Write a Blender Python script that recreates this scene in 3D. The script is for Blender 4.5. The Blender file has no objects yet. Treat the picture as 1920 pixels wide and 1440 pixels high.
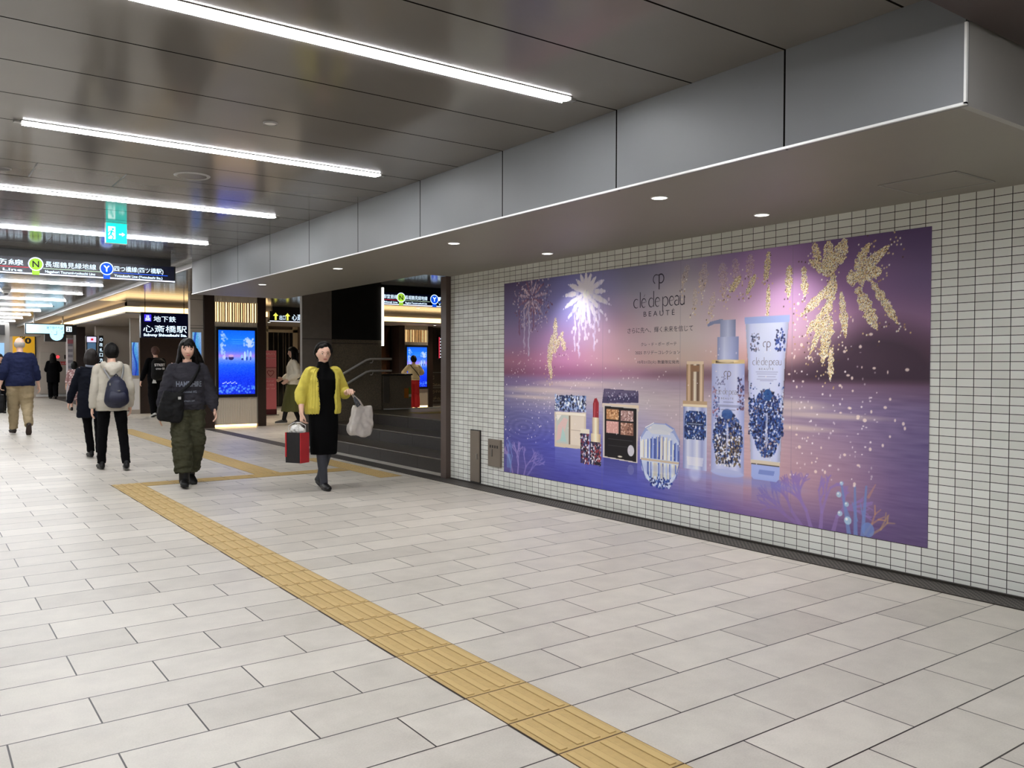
import bpy, bmesh, math, random
import numpy as np
from mathutils import Vector, Matrix, noise
from mathutils.bvhtree import BVHTree

sc = bpy.context.scene
COL = sc.collection
random.seed(7)
R = math.radians

# ------------------------------------------------------------------ camera
def make_camera():
    f, yaw, pitch, roll = 1571.73, 0.623261, -0.0221407, 0.0025386
    cy, sy, cp, sp = math.cos(yaw), math.sin(yaw), math.cos(pitch), math.sin(pitch)
    fwd = Vector((sy * cp, cy * cp, sp)); right = Vector((cy, -sy, 0)); up = right.cross(fwd)
    r2 = right * math.cos(roll) + up * math.sin(roll)
    u2 = -right * math.sin(roll) + up * math.cos(roll)
    m = Matrix((r2, u2, -fwd)).transposed().to_4x4()
    m.translation = Vector((0, 0, 1.35))
    cd = bpy.data.cameras.new('camera')
    cd.sensor_width = 36; cd.sensor_fit = 'HORIZONTAL'; cd.lens = 36 * f / 1920
    cd.clip_start = 0.05; cd.clip_end = 200
    co = bpy.data.objects.new('camera', cd); COL.objects.link(co)
    co.matrix_world = m
    sc.camera = co
make_camera()

# ------------------------------------------------------------------ world, exposure, lamp strengths
w = bpy.data.worlds.new('world'); sc.world = w; w.use_nodes = True
w.node_tree.nodes['Background'].inputs[0].default_value = (0.9, 0.95, 1.0, 1)
w.node_tree.nodes['Background'].inputs[1].default_value = 0.03
sc.view_settings.view_transform = 'Standard'
sc.view_settings.look = 'None'
sc.view_settings.exposure = 0.12
sc.view_settings.gamma = 1.0
sc.view_settings.use_curve_mapping = False
LED = 61.0        # emission of the ceiling light diffusers and of their glowing lip
SPOT_WALL = 60.0  # watts of the recessed downlights next to the tiled wall
SPOT_MID = 14.0
WARM = 9.0        # warm cove strips
try:
    sc.cycles.max_bounces = 8
    sc.cycles.diffuse_bounces = 4
    sc.cycles.glossy_bounces = 4
    sc.cycles.sample_clamp_indirect = 6.0
    sc.cycles.use_denoising = True
    sc.cycles.use_light_tree = True
except Exception:
    pass

# ------------------------------------------------------------------ helpers
def lin(v):
    v = v / 255.0
    return v / 12.92 if v <= 0.04045 else ((v + 0.055) / 1.055) ** 2.4
def rgb(r, g, b):
    return (lin(r), lin(g), lin(b), 1.0)

MATS = {}
def mat(name, col=(200, 200, 200), rough=0.5, metal=0.0, emit=None, estr=0.0, var=0.0, vscale=8.0, spec=0.5, bump=0.0, bscale=60.0, coat=0.0, ior=None):
    if name in MATS:
        return MATS[name]
    m = bpy.data.materials.new(name); m.use_nodes = True
    nt = m.node_tree; b = nt.nodes['Principled BSDF']
    c = rgb(*col)
    b.inputs['Base Color'].default_value = c
    b.inputs['Roughness'].default_value = rough
    b.inputs['Metallic'].default_value = metal
    b.inputs['Specular IOR Level'].default_value = spec
    b.inputs['Coat Weight'].default_value = coat
    b.inputs['Coat Roughness'].default_value = 0.08
    if ior: b.inputs['IOR'].default_value = ior
    if var or bump:
        tc = nt.nodes.new('ShaderNodeTexCoord')
        n = nt.nodes.new('ShaderNodeTexNoise'); n.inputs['Scale'].default_value = vscale; n.inputs['Detail'].default_value = 4
        nt.links.new(tc.outputs['Object'], n.inputs['Vector'])
        if var:
            r = nt.nodes.new('ShaderNodeValToRGB')
            r.color_ramp.elements[0].position = 0.3; r.color_ramp.elements[1].position = 0.7
            r.color_ramp.elements[0].color = tuple(x * (1 - var) for x in c[:3]) + (1,)
            r.color_ramp.elements[1].color = tuple(min(1, x * (1 + var)) for x in c[:3]) + (1,)
            nt.links.new(n.outputs['Fac'], r.inputs[0]); nt.links.new(r.outputs[0], b.inputs['Base Color'])
        if bump:
            n2 = nt.nodes.new('ShaderNodeTexNoise'); n2.inputs['Scale'].default_value = bscale; n2.inputs['Detail'].default_value = 3
            nt.links.new(tc.outputs['Object'], n2.inputs['Vector'])
            bp = nt.nodes.new('ShaderNodeBump'); bp.inputs['Strength'].default_value = bump; bp.inputs['Distance'].default_value = 0.01
            nt.links.new(n2.outputs['Fac'], bp.inputs['Height']); nt.links.new(bp.outputs[0], b.inputs['Normal'])
    if emit:
        b.inputs['Emission Color'].default_value = rgb(*emit)
        b.inputs['Emission Strength'].default_value = estr
    MATS[name] = m
    return m

def mnode(nt, op, a, b=None, c=None):
    n = nt.nodes.new('ShaderNodeMath'); n.operation = op
    for i, v in enumerate((a, b, c)):
        if v is None: continue
        if isinstance(v, (int, float)): n.inputs[i].default_value = v
        else: nt.links.new(v, n.inputs[i])
    return n.outputs[0]

def line_mask(nt, coord, period, phase, width):
    """1 on thin lines at phase + k*period"""
    s = mnode(nt, 'ADD', coord, 1000 * period - phase + width / 2)
    m = mnode(nt, 'MODULO', s, period)
    return mnode(nt, 'LESS_THAN', m, width)

def attr_mat(name, emission=0.0, rough=0.4, spec=0.5, attr='picture'):
    m = bpy.data.materials.new(name); m.use_nodes = True
    nt = m.node_tree; b = nt.nodes['Principled BSDF']
    a = nt.nodes.new('ShaderNodeAttribute'); a.attribute_name = attr
    b.inputs['Roughness'].default_value = rough
    b.inputs['Specular IOR Level'].default_value = spec
    if emission:
        b.inputs['Base Color'].default_value = (0.01, 0.01, 0.01, 1)
        nt.links.new(a.outputs['Color'], b.inputs['Emission Color'])
        b.inputs['Emission Strength'].default_value = emission
    else:
        nt.links.new(a.outputs['Color'], b.inputs['Base Color'])
    return m

def link(name, me, parent=None):
    o = bpy.data.objects.new(name, me); COL.objects.link(o)
    if parent is not None: o.parent = parent
    return o

class MB:
    """collects shapes, then links them as one mesh object"""
    def __init__(s): s.bm = bmesh.new()
    def box(s, x0, x1, y0, y1, z0, z1, bevel=0.0):
        r = bmesh.ops.create_cube(s.bm, size=1.0)
        for v in r['verts']:
            v.co = Vector(((x0 + x1) / 2 + v.co.x * (x1 - x0), (y0 + y1) / 2 + v.co.y * (y1 - y0), (z0 + z1) / 2 + v.co.z * (z1 - z0)))
        if bevel:
            es = list({e for v in r['verts'] for e in v.link_edges})
            bmesh.ops.bevel(s.bm, geom=es, offset=bevel, segments=2, affect='EDGES', profile=0.5)
        return s
    def cyl(s, a, b, r0, r1=None, n=16, cap=True):
        a = Vector(a); b = Vector(b); r1 = r0 if r1 is None else r1
        d = b - a
        r = bmesh.ops.create_cone(s.bm, cap_ends=cap, segments=n, radius1=r0, radius2=r1, depth=d.length)
        q = Vector((0, 0, 1)).rotation_difference(d.normalized())
        for v in r['verts']: v.co = q @ v.co + (a + b) / 2
        return s
    def tube(s, pts, r, n=10):
        pts = [Vector(p) for p in pts]
        prev = None; rings = []
        up = Vector((0, 0, 1))
        for i, p in enumerate(pts):
            t = (pts[min(i + 1, len(pts) - 1)] - pts[max(i - 1, 0)]).normalized()
            if prev is None:
                x = t.cross(up)
                if x.length < 1e-3: x = t.cross(Vector((1, 0, 0)))
                x.normalize()
            else:
                x = (prev - t * prev.dot(t)).normalized()
            prev = x; y = t.cross(x)
            rr = r[i] if isinstance(r, (list, tuple)) else r
            rings.append([s.bm.verts.new(p + (x * math.cos(a) + y * math.sin(a)) * rr) for a in [2 * math.pi * k / n for k in range(n)]])
        for i in range(len(rings) - 1):
            for k in range(n):
                s.bm.faces.new((rings[i][k], rings[i][(k + 1) % n], rings[i + 1][(k + 1) % n], rings[i + 1][k]))
        s.bm.faces.new(rings[0][::-1]); s.bm.faces.new(rings[-1])
        return s
    def prism(s, pts, axis, a0, a1):
        """pts = 2D outline; axis = extrusion axis 'x','y','z'"""
        def mk(p, a):
            if axis == 'y': return (p[0], a, p[1])
            if axis == 'x': return (a, p[0], p[1])
            return (p[0], p[1], a)
        A = [s.bm.verts.new(mk(p, a0)) for p in pts]; B = [s.bm.verts.new(mk(p, a1)) for p in pts]
        s.bm.faces.new(A); s.bm.faces.new(B[::-1])
        for i in range(len(pts)):
            j = (i + 1) % len(pts); s.bm.faces.new((A[i], B[i], B[j], A[j]))
        return s
    def quad(s, *ps):
        s.bm.faces.new([s.bm.verts.new(p) for p in ps]); return s
    def build(s, name, m, parent=None, smooth=False, origin=None):
        bmesh.ops.recalc_face_normals(s.bm, faces=s.bm.faces)
        me = bpy.data.meshes.new(name)
        if origin is not None:
            bmesh.ops.translate(s.bm, verts=s.bm.verts, vec=-Vector(origin))
        s.bm.to_mesh(me); s.bm.free()
        me.materials.append(m)
        if smooth:
            me.polygons.foreach_set('use_smooth', [True] * len(me.polygons))
        o = link(name, me, parent)
        if origin is not None: o.location = origin
        return o

def tag(o, label, cat, group=None, kind=None):
    o['label'] = label; o['category'] = cat
    if group: o['group'] = group
    if kind: o['kind'] = kind
    return o
def struct(o):
    o['kind'] = 'structure'; return o
def empty(name, loc, rz=0.0):
    o = bpy.data.objects.new(name, None); COL.objects.link(o)
    o.location = loc; o.rotation_euler = (0, 0, rz); o.empty_display_size = 0.1
    return o
def children(o): return [c for c in bpy.data.objects if c.parent is o]
def copy_tree(o, parent=None):
    c = o.copy(); COL.objects.link(c)
    if parent is not None: c.parent = parent
    for ch in children(o): copy_tree(ch, c)
    return c
def relabel(o, label): o['label'] = label; return o

_font = bpy.data.curves.new('lettering_curve', 'FONT')
_fo = bpy.data.objects.new('lettering_tmp', _font); COL.objects.link(_fo)
def text_mesh(body, cap, width=None, bold=0.0, align='LEFT', res=3):
    """mesh of a line of writing in the XY plane, baseline at y=0; cap = letter height"""
    if any(ord(ch) > 0x2000 for ch in body): bold = 0.0; res = 4
    _font.body = body; _font.size = 1.0; _font.offset = bold; _font.resolution_u = res
    bpy.context.view_layer.update()
    dg = bpy.context.evaluated_depsgraph_get()
    me = bpy.data.meshes.new_from_object(_fo.evaluated_get(dg))
    n = len(me.vertices)
    if n == 0: return me
    co = np.empty(n * 3, np.float32); me.vertices.foreach_get('co', co); co = co.reshape(-1, 3)
    h = co[:, 1].max() - 0.0
    k = cap / max(h, 1e-4)
    co[:, :2] *= k
    x0, x1 = co[:, 0].min(), co[:, 0].max()
    co[:, 0] -= x0
    if width: co[:, 0] *= width / max(x1 - x0, 1e-6); W = width
    else: W = x1 - x0
    if align == 'CENTER': co[:, 0] -= W / 2
    if align == 'RIGHT': co[:, 0] -= W
    co[:, 2] = 0
    me.vertices.foreach_set('co', co.ravel()); me.update()
    return me
def letters(items, name, m, parent, frame):
    """items = [(body, u, v, cap, width, align, bold)] written on the plane frame=(origin, udir, vdir); one mesh"""
    bm = bmesh.new()
    O, U, V = [Vector(q) for q in frame]
    for body, u, v, cap, width, align, bold in items:
        me = text_mesh(body, cap, width, bold, align)
        if len(me.vertices) == 0: continue
        start = len(bm.verts); bm.from_mesh(me); bm.verts.ensure_lookup_table()
        for vv in bm.verts[start:]:
            vv.co = O + U * (u + vv.co.x) + V * (v + vv.co.y)
        bpy.data.meshes.remove(me)
    me = bpy.data.meshes.new(name); bm.to_mesh(me); bm.free(); me.materials.append(m)
    return link(name, me, parent)

def picture_mesh(name, img, O, U, V, m, parent=None, attr='picture', W=1.0, H=1.0):
    """flat panel whose colours are stored per grid vertex. img = (ny, nx, 3) sRGB 0..1, row 0 at the bottom"""
    ny, nx = img.shape[:2]
    O, U, V = [np.array(q, float) for q in (O, U, V)]
    uu, vv = np.meshgrid(np.linspace(0, W, nx), np.linspace(0, H, ny))
    co = O + uu[..., None] * U + vv[..., None] * V
    idx = np.arange(nx * ny).reshape(ny, nx)
    q = np.stack([idx[:-1, :-1], idx[:-1, 1:], idx[1:, 1:], idx[1:, :-1]], -1).reshape(-1)
    nf = (nx - 1) * (ny - 1)
    me = bpy.data.meshes.new(name)
    me.vertices.add(nx * ny); me.vertices.foreach_set('co', co.astype(np.float32).ravel())
    me.loops.add(nf * 4); me.loops.foreach_set('vertex_index', q.astype(np.int32))
    me.polygons.add(nf); me.polygons.foreach_set('loop_start', np.arange(0, nf * 4, 4, dtype=np.int32))
    me.update(calc_edges=True)
    a = me.color_attributes.new(attr, 'FLOAT_COLOR', 'POINT')
    im = np.clip(img, 0, 1)
    l = np.where(im <= 0.04045, im / 12.92, ((im + 0.055) / 1.055) ** 2.4)
    c = np.ones((ny, nx, 4), np.float32); c[..., :3] = l
    a.data.foreach_set('color', c.ravel())
    me.materials.append(m)
    return link(name, me, parent)
# ------------------------------------------------------------------ the setting
ZC = 2.875   # ceiling
ZS = 2.40    # soffit
XB = 3.445   # beam face
XW = 5.215   # tiled wall face

# floor material: running-bond slabs 0.617 x 0.2985 m
def floor_mat():
    m = bpy.data.materials.new('floor_stone'); m.use_nodes = True
    nt = m.node_tree; b = nt.nodes['Principled BSDF']
    tc = nt.nodes.new('ShaderNodeTexCoord'); sp = nt.nodes.new('ShaderNodeSeparateXYZ')
    nt.links.new(tc.outputs['Object'], sp.inputs[0])
    X, Y = sp.outputs[0], sp.outputs[1]
    P = 0.2985; L = 0.617
    ly = line_mask(nt, Y, P, 3.136, 0.0068)
    row = mnode(nt, 'FLOOR', mnode(nt, 'DIVIDE', mnode(nt, 'ADD', Y, 1000 * P - 3.136), P))
    odd = mnode(nt, 'MODULO', row, 2.0)
    xs = mnode(nt, 'ADD', X, mnode(nt, 'MULTIPLY', odd, L / 2))
    lx = line_mask(nt, xs, L, 0.884, 0.0062)
    ln = mnode(nt, 'MAXIMUM', lx, ly)
    col = mnode(nt, 'FLOOR', mnode(nt, 'DIVIDE', mnode(nt, 'ADD', xs, 1000 * L - 0.884), L))
    cv = nt.nodes.new('ShaderNodeCombineXYZ'); nt.links.new(row, cv.inputs[0]); nt.links.new(col, cv.inputs[1])
    wn = nt.nodes.new('ShaderNodeTexWhiteNoise'); wn.noise_dimensions = '2D'; nt.links.new(cv.outputs[0], wn.inputs['Vector'])
    n1 = nt.nodes.new('ShaderNodeTexNoise'); n1.inputs['Scale'].default_value = 5; n1.inputs['Detail'].default_value = 6; n1.inputs['Roughness'].default_value = 0.65
    nt.links.new(tc.outputs['Object'], n1.inputs['Vector'])
    n2 = nt.nodes.new('ShaderNodeTexNoise'); n2.inputs['Scale'].default_value = 150; n2.inputs['Detail'].default_value = 3
    nt.links.new(tc.outputs['Object'], n2.inputs['Vector'])
    v = mnode(nt, 'ADD', mnode(nt, 'MULTIPLY', wn.outputs[0], 0.32), mnode(nt, 'ADD', mnode(nt, 'MULTIPLY', n1.outputs['Fac'], 0.75), mnode(nt, 'MULTIPLY', n2.outputs['Fac'], 0.42)))
    rp = nt.nodes.new('ShaderNodeValToRGB')
    rp.color_ramp.elements[0].position = 0.42; rp.color_ramp.elements[0].color = rgb(184, 178, 168)
    rp.color_ramp.elements[1].position = 1.0; rp.color_ramp.elements[1].color = rgb(216, 210, 199)
    nt.links.new(v, rp.inputs[0])
    mx = nt.nodes.new('ShaderNodeMix'); mx.data_type = 'RGBA'
    nt.links.new(ln, mx.inputs[0]); nt.links.new(rp.outputs[0], mx.inputs[6]); mx.inputs[7].default_value = rgb(40, 34, 30)
    nt.links.new(mx.outputs[2], b.inputs['Base Color'])
    b.inputs['Roughness'].default_value = 0.42
    rr = mnode(nt, 'ADD', mnode(nt, 'MULTIPLY', n1.outputs['Fac'], 0.25), 0.27)
    nt.links.new(rr, b.inputs['Roughness'])
    b.inputs['Specular IOR Level'].default_value = 0.4
    bp = nt.nodes.new('ShaderNodeBump'); bp.inputs['Strength'].default_value = 0.4; bp.inputs['Distance'].default_value = 0.002
    nt.links.new(mnode(nt, 'SUBTRACT', 1.0, ln), bp.inputs['Height']); nt.links.new(bp.outputs[0], b.inputs['Normal'])
    return m

def wall_tile_mat():
    m = bpy.data.materials.new('glazed_wall_tile'); m.use_nodes = True
    nt = m.node_tree; b = nt.nodes['Principled BSDF']
    tc = nt.nodes.new('ShaderNodeTexCoord'); sp = nt.nodes.new('ShaderNodeSeparateXYZ')
    nt.links.new(tc.outputs['Object'], sp.inputs[0])
    Y, Z = sp.outputs[1], sp.outputs[2]
    PY, PZ = 0.1025, 0.0513
    ly = line_mask(nt, Y, PY, 2.686, 0.0046)
    lz = line_mask(nt, Z, PZ, 0.046, 0.0042)
    ln = mnode(nt, 'MAXIMUM', ly, lz)
    r = mnode(nt, 'FLOOR', mnode(nt, 'DIVIDE', mnode(nt, 'ADD', Y, 1000 * PY - 2.686), PY))
    c = mnode(nt, 'FLOOR', mnode(nt, 'DIVIDE', mnode(nt, 'ADD', Z, 1000 * PZ - 0.046), PZ))
    cv = nt.nodes.new('ShaderNodeCombineXYZ'); nt.links.new(r, cv.inputs[0]); nt.links.new(c, cv.inputs[1])
    wn = nt.nodes.new('ShaderNodeTexWhiteNoise'); wn.noise_dimensions = '2D'; nt.links.new(cv.outputs[0], wn.inputs['Vector'])
    rp = nt.nodes.new('ShaderNodeValToRGB')
    rp.color_ramp.elements[0].position = 0.0; rp.color_ramp.elements[0].color = rgb(222, 224, 217)
    rp.color_ramp.elements[1].position = 1.0; rp.color_ramp.elements[1].color = rgb(238, 240, 234)
    nt.links.new(wn.outputs[0], rp.inputs[0])
    mx = nt.nodes.new('ShaderNodeMix'); mx.data_type = 'RGBA'
    nt.links.new(ln, mx.inputs[0]); nt.links.new(rp.outputs[0], mx.inputs[6]); mx.inputs[7].default_value = rgb(40, 36, 34)
    nt.links.new(mx.outputs[2], b.inputs['Base Color'])
    nt.links.new(mnode(nt, 'ADD', mnode(nt, 'MULTIPLY', ln, 0.5), 0.22), b.inputs['Roughness'])
    bp = nt.nodes.new('ShaderNodeBump'); bp.inputs['Strength'].default_value = 0.5; bp.inputs['Distance'].default_value = 0.002
    nt.links.new(mnode(nt, 'SUBTRACT', 1.0, ln), bp.inputs['Height']); nt.links.new(bp.outputs[0], b.inputs['Normal'])
    return m

def panel_mat(name, col, rough, lines, coat=0.0, metal=0.0, spec=0.5):
    """metal panelling with dark gaps; lines = [(axis, period, phase, width)]"""
    m = bpy.data.materials.new(name); m.use_nodes = True
    nt = m.node_tree; b = nt.nodes['Principled BSDF']
    tc = nt.nodes.new('ShaderNodeTexCoord'); sp = nt.nodes.new('ShaderNodeSeparateXYZ')
    nt.links.new(tc.outputs['Object'], sp.inputs[0])
    ln = None
    for ax, per, ph, wd in lines:
        l = line_mask(nt, sp.outputs['xyz'.index(ax)], per, ph, wd)
        ln = l if ln is None else mnode(nt, 'MAXIMUM', ln, l)
    n1 = nt.nodes.new('ShaderNodeTexNoise'); n1.inputs['Scale'].default_value = 1.3; n1.inputs['Detail'].default_value = 2
    nt.links.new(tc.outputs['Object'], n1.inputs['Vector'])
    rp = nt.nodes.new('ShaderNodeValToRGB'); c = rgb(*col)
    rp.color_ramp.elements[0].position = 0.3; rp.color_ramp.elements[0].color = tuple(x * 0.95 for x in c[:3]) + (1,)
    rp.color_ramp.elements[1].position = 0.7; rp.color_ramp.elements[1].color = tuple(x * 1.05 for x in c[:3]) + (1,)
    nt.links.new(n1.outputs['Fac'], rp.inputs[0])
    mx = nt.nodes.new('ShaderNodeMix'); mx.data_type = 'RGBA'
    nt.links.new(ln, mx.inputs[0]); nt.links.new(rp.outputs[0], mx.inputs[6]); mx.inputs[7].default_value = rgb(18, 16, 15)
    nt.links.new(mx.outputs[2], b.inputs['Base Color'])
    b.inputs['Roughness'].default_value = rough; b.inputs['Metallic'].default_value = metal
    nt.links.new(mnode(nt, 'MULTIPLY', mnode(nt, 'SUBTRACT', 1.0, ln), spec), b.inputs['Specular IOR Level'])
    return m

def grate_mat():
    m = bpy.data.materials.new('drain_grating'); m.use_nodes = True
    nt = m.node_tree; b = nt.nodes['Principled BSDF']
    tc = nt.nodes.new('ShaderNodeTexCoord')
    ck = nt.nodes.new('ShaderNodeTexChecker'); ck.inputs['Scale'].default_value = 55
    ck.inputs['Color1'].default_value = rgb(100, 94, 88); ck.inputs['Color2'].default_value = rgb(30, 28, 27)
    nt.links.new(tc.outputs['Object'], ck.inputs['Vector']); nt.links.new(ck.outputs[0], b.inputs['Base Color'])
    b.inputs['Roughness'].default_value = 0.55; b.inputs['Metallic'].default_value = 0.3
    return m

M_floor = floor_mat(); M_tile = wall_tile_mat(); M_grate = grate_mat()
M_ceil = panel_mat('ceiling_metal_panel', (114, 110, 105), 0.13, [('y', 0.5927, 3.73, 0.012)], spec=0.34)
M_beam = panel_mat('beam_metal_panel', (118, 120, 122), 0.5, [('y', 1.1854, 3.73, 0.011)], spec=0.35)
M_soff = mat('soffit_paint', (132, 128, 118), rough=0.5, var=0.02, vscale=2)
M_trim = mat('bright_metal_edge', (235, 235, 232), rough=0.35, metal=0.2)
M_beige = mat('beige_wall_panel', (182, 172, 160), rough=0.55, var=0.03, vscale=3)
M_dkbrown = mat('dark_brown_panel', (45, 32, 27), rough=0.4, var=0.15, vscale=12)
M_black = mat('black_metal', (14, 14, 16), rough=0.35)
M_steel = mat('brushed_steel', (150, 148, 142), rough=0.3, metal=0.85, var=0.05, vscale=20)
M_grey = mat('grey_metal_panel', (150, 148, 144), rough=0.4, var=0.03, vscale=3)
M_led = mat('white_led_and_lip', (240, 240, 240), emit=(250, 251, 255), estr=LED)
M_warm = mat('warm_led_cove', (240, 220, 190), emit=(255, 214, 150), estr=WARM * 0.3)
M_granite = mat('speckled_granite', (116, 106, 90), rough=0.45, var=0.35, vscale=70)
M_granite2 = mat('grey_stone_cladding', (118, 110, 102), rough=0.5, var=0.06, vscale=14)
M_dark = mat('near_black_panel', (14, 11, 9), rough=0.5, var=0.15, vscale=10)

def sbox(name, m, *b): return struct(MB().box(*b).build(name, m))

sbox('floor', M_floor, -6, 16, -6, 46, -0.08, 0.0)
sbox('ceiling', M_ceil, -6, XB + .005, 1.672, 46, ZC, ZC + 0.06)
# concourse ceiling beyond the beam and over the stair
sbox('ceiling', M_ceil, XB + .005, 16, 12.98, 22.0, ZC, ZC + 0.06)
sbox('ceiling', M_ceil, 4.86, 16, 8.5, 12.98, ZC, ZC + 0.06)
sbox('ceiling', mat('dark_brown_ceiling', (62, 50, 47), rough=0.5), -6, 9, -6, 1.672, 2.725, ZC + 0.06)
# tiled wall
sbox('wall_right', M_tile, XW, XW + 0.3, -6, 8.5, 0, ZC + .06)
sbox('wall_left', M_beige, -6.2, -6, -6, 46, 0, ZC + .06)
sbox('wall_back', M_beige, -6, 5.5, -6.2, -6, 0, ZC + .06)
sbox('wall_end', M_beige, -6, 16, 46, 46.2, 0, ZC + .06)
sbox('wall_east', M_beige, 16, 16.2, 8.5, 46, 0, ZC + .06)
sbox('wall_stair', M_beige, 5.515, 16, 8.3, 8.5, 0, ZC + .06)

# dropped beam: fascia, underside, end
b = MB(); b.box(XB, XB + 0.03, 1.69, 12.98, ZS, ZC)
struct(b.build('trim_1', M_beam))
b = MB(); b.box(XB + 0.03, XW, 1.69, 1.72, ZS, ZC); struct(b.build('trim_2', M_grey))
b = MB(); b.box(XB + 0.03, XW, 1.72, 8.5, ZS, ZS + .03); b.box(XB + 0.03, 4.86, 8.5, 12.98, ZS, ZS + 0.03)
struct(b.build('ceiling', M_soff))
b = MB(); b.box(4.83, 4.86, 8.5, 12.98, ZS + 0.03, ZC); b.box(XB + .03, 4.83, 12.95, 12.98, ZS + 0.03, ZC); b.box(4.86, 5.515, 8.5, 8.53, ZS+.03, ZC)
struct(b.build('trim_3', M_grey))
# bright metal edges of the beam
b = MB(); b.box(XB - 0.010, XB + 0.004, 1.68, 12.98, ZS - 0.003, ZS + 0.008); struct(b.build('trim_4', M_trim))
b = MB(); b.box(XB - 0.010, XB + 0.004, 1.680, 1.690, ZS, 2.725); struct(b.build('trim_5', M_trim))
# shallow ceiling step that carries on past the beam
b = MB(); b.box(XB, XB + 0.03, 12.985, 46, 2.80, ZC); struct(b.build('trim_6', M_grey))
b = MB(); b.box(XB - 0.01, XB, 12.985, 46, 2.795, 2.81); struct(b.build('trim_7', M_trim))
# panel gaps across one ceiling row
b = MB()
for x in (0.805, 1.43): b.box(x - .006, x + .006, 7.29, 7.875, ZC - 0.001, ZC + .002)
b.box(1.40, 1.412, 11.44, 12.03, ZC - 0.001, ZC + 0.002)
struct(b.build('trim_8', M_black))

# lower ceiling with a warm cove edge over the far hall
COVE_Y = 22.0
b = MB(); b.box(4.29, 16, COVE_Y + 0.02, 46, 2.60, 2.66)
struct(b.build('ceiling', mat('far_soffit', (168, 156, 142), rough=0.4)))
b = MB(); b.box(4.29, 16, COVE_Y - .02, COVE_Y + .02, 2.595, 2.625)
b.box(4.27, 4.30, COVE_Y, 46, 2.595, 2.625); struct(b.build('trim_9', M_grey))
b = MB()
b.box(4.31, 16, COVE_Y, COVE_Y + 0.02, 2.63, 2.76); b.box(4.29, 4.31, COVE_Y, 46, 2.63, 2.76)
tag(b.build('cove_light', M_warm), 'warm glowing cove light strip along the edge of the far lowered ceiling', 'light')
b = MB(); b.box(4.31, 16, COVE_Y + .02, COVE_Y + 0.3, 2.76, ZC); b.box(4.31, 4.6, COVE_Y, 46, 2.76, ZC); struct(b.build('trim_10', M_beige))

sbox('ceiling', mat('far_soffit'), XB + .03, 4.6, 22.0, 46, ZC, ZC + .06)
# gutter along the wall
b = MB(); b.box(4.995, XW - 0.001, -6, 18, 0.0, 0.006)
struct(b.build('trim_11', M_grate))
b = MB(); b.box(4.985, 4.995, -6, 18, 0, .007); b.box(XW - .02, XW - .001, -6, 8.5, 0.006, 0.02)
struct(b.build('trim_12', mat('dark_steel_edge', (58, 54, 50), rough=0.4, metal=0.4)))
# brown post at the end of the tiled wall
b = MB(); b.box(5.15, 5.235, 8.501, 8.62, 0, ZS); b.box(5.235, 5.30, 8.53, 8.62, 0, ZS)
struct(b.build('trim_13', mat('brown_corner_post', (84, 70, 64), rough=0.4)))

# stair up beside the wall end
M_step = mat('stair_granite', (38, 32, 27), rough=0.45, var=0.4, vscale=60)
M_nose = mat('stair_nosing', (74, 66, 55), rough=0.4, var=0.5, vscale=30)
st = empty('staircase', (5.37, 11, 0))
for i, (x0, x1) in enumerate(((5.37, 5.88), (5.88, 6.38), (6.38, 10.5))):
    b = MB(); b.box(x0 + .01, x1 + .3 if i < 2 else x1, 8.535, 13.74, 0.001, 0.18 * (i + 1) - 0.02)
    for k in range(4):   # thin joints between the slabs of the riser
        y = 9.6 + k * 1.05
        b.box(x0 + .0085, x0 + .012, y, y + 0.008, 0.18 * i, 0.18 * (i + 1) - .03)
    o = b.build('riser_block', M_step, st); o.location = (-5.37, -11, 0)
    b = MB(); b.box(x0, x1 + (0 if i == 2 else .02), 8.535, 13.74, 0.18 * (i + 1) - 0.02, 0.18 * (i + 1), bevel=0.006)
    o = b.build('tread', M_nose if i < 2 else mat('landing_stone', (78, 70, 52), rough=0.4, var=0.2, vscale=30), st); o.location = (-5.37, -11, 0)
tag(st, 'dark granite stair of three low steps behind the end of the tiled wall', 'stairs')
b = MB(); b.box(7.0, 10.5, 13.70, 13.745, 0.541, 0.556); o = b.build('edge_strip', M_trim, st); o.location = (-5.37, -11, 0)
b = MB(); b.box(6.9, 10.3, 12.2, 12.6, 0.541, 0.547); o = b.build('tactile_band', mat('dim_yellow_tile', (170, 150, 70), rough=0.6), st); o.location = (-5.37, -11, 0)

# stone pier and dark stair wall with white light slot
b = MB(); b.box(5.46, 6.0, 13.75, 13.84, 0, ZC); 
struct(b.build('wall_pier', M_granite2))
b = MB(); b.box(6.0, 6.98, 13.78, 14.3, 0, 1.80); struct(b.build('wall_stone', M_granite))
b = MB(); b.box(6.0, 6.98, 13.78, 14.3, 1.80, ZC); struct(b.build('wall_dark', M_dark))
b = MB(); b.box(5.46, 6.0, 13.746, 13.752, 1.795, 1.803); b.box(6.0, 6.98, 13.776, 13.782, 1.73, 1.738)
struct(b.build('trim_14', M_black))
b = MB(); b.box(6.985, 7.02, 13.76, 13.80, 1.70, 2.76)
o = tag(b.build('vertical_light', mat('slot_light', (250, 250, 245), emit=(255, 250, 238), estr=2.0)), 'thin white vertical light strip at the end of the dark stair wall', 'light')

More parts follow.
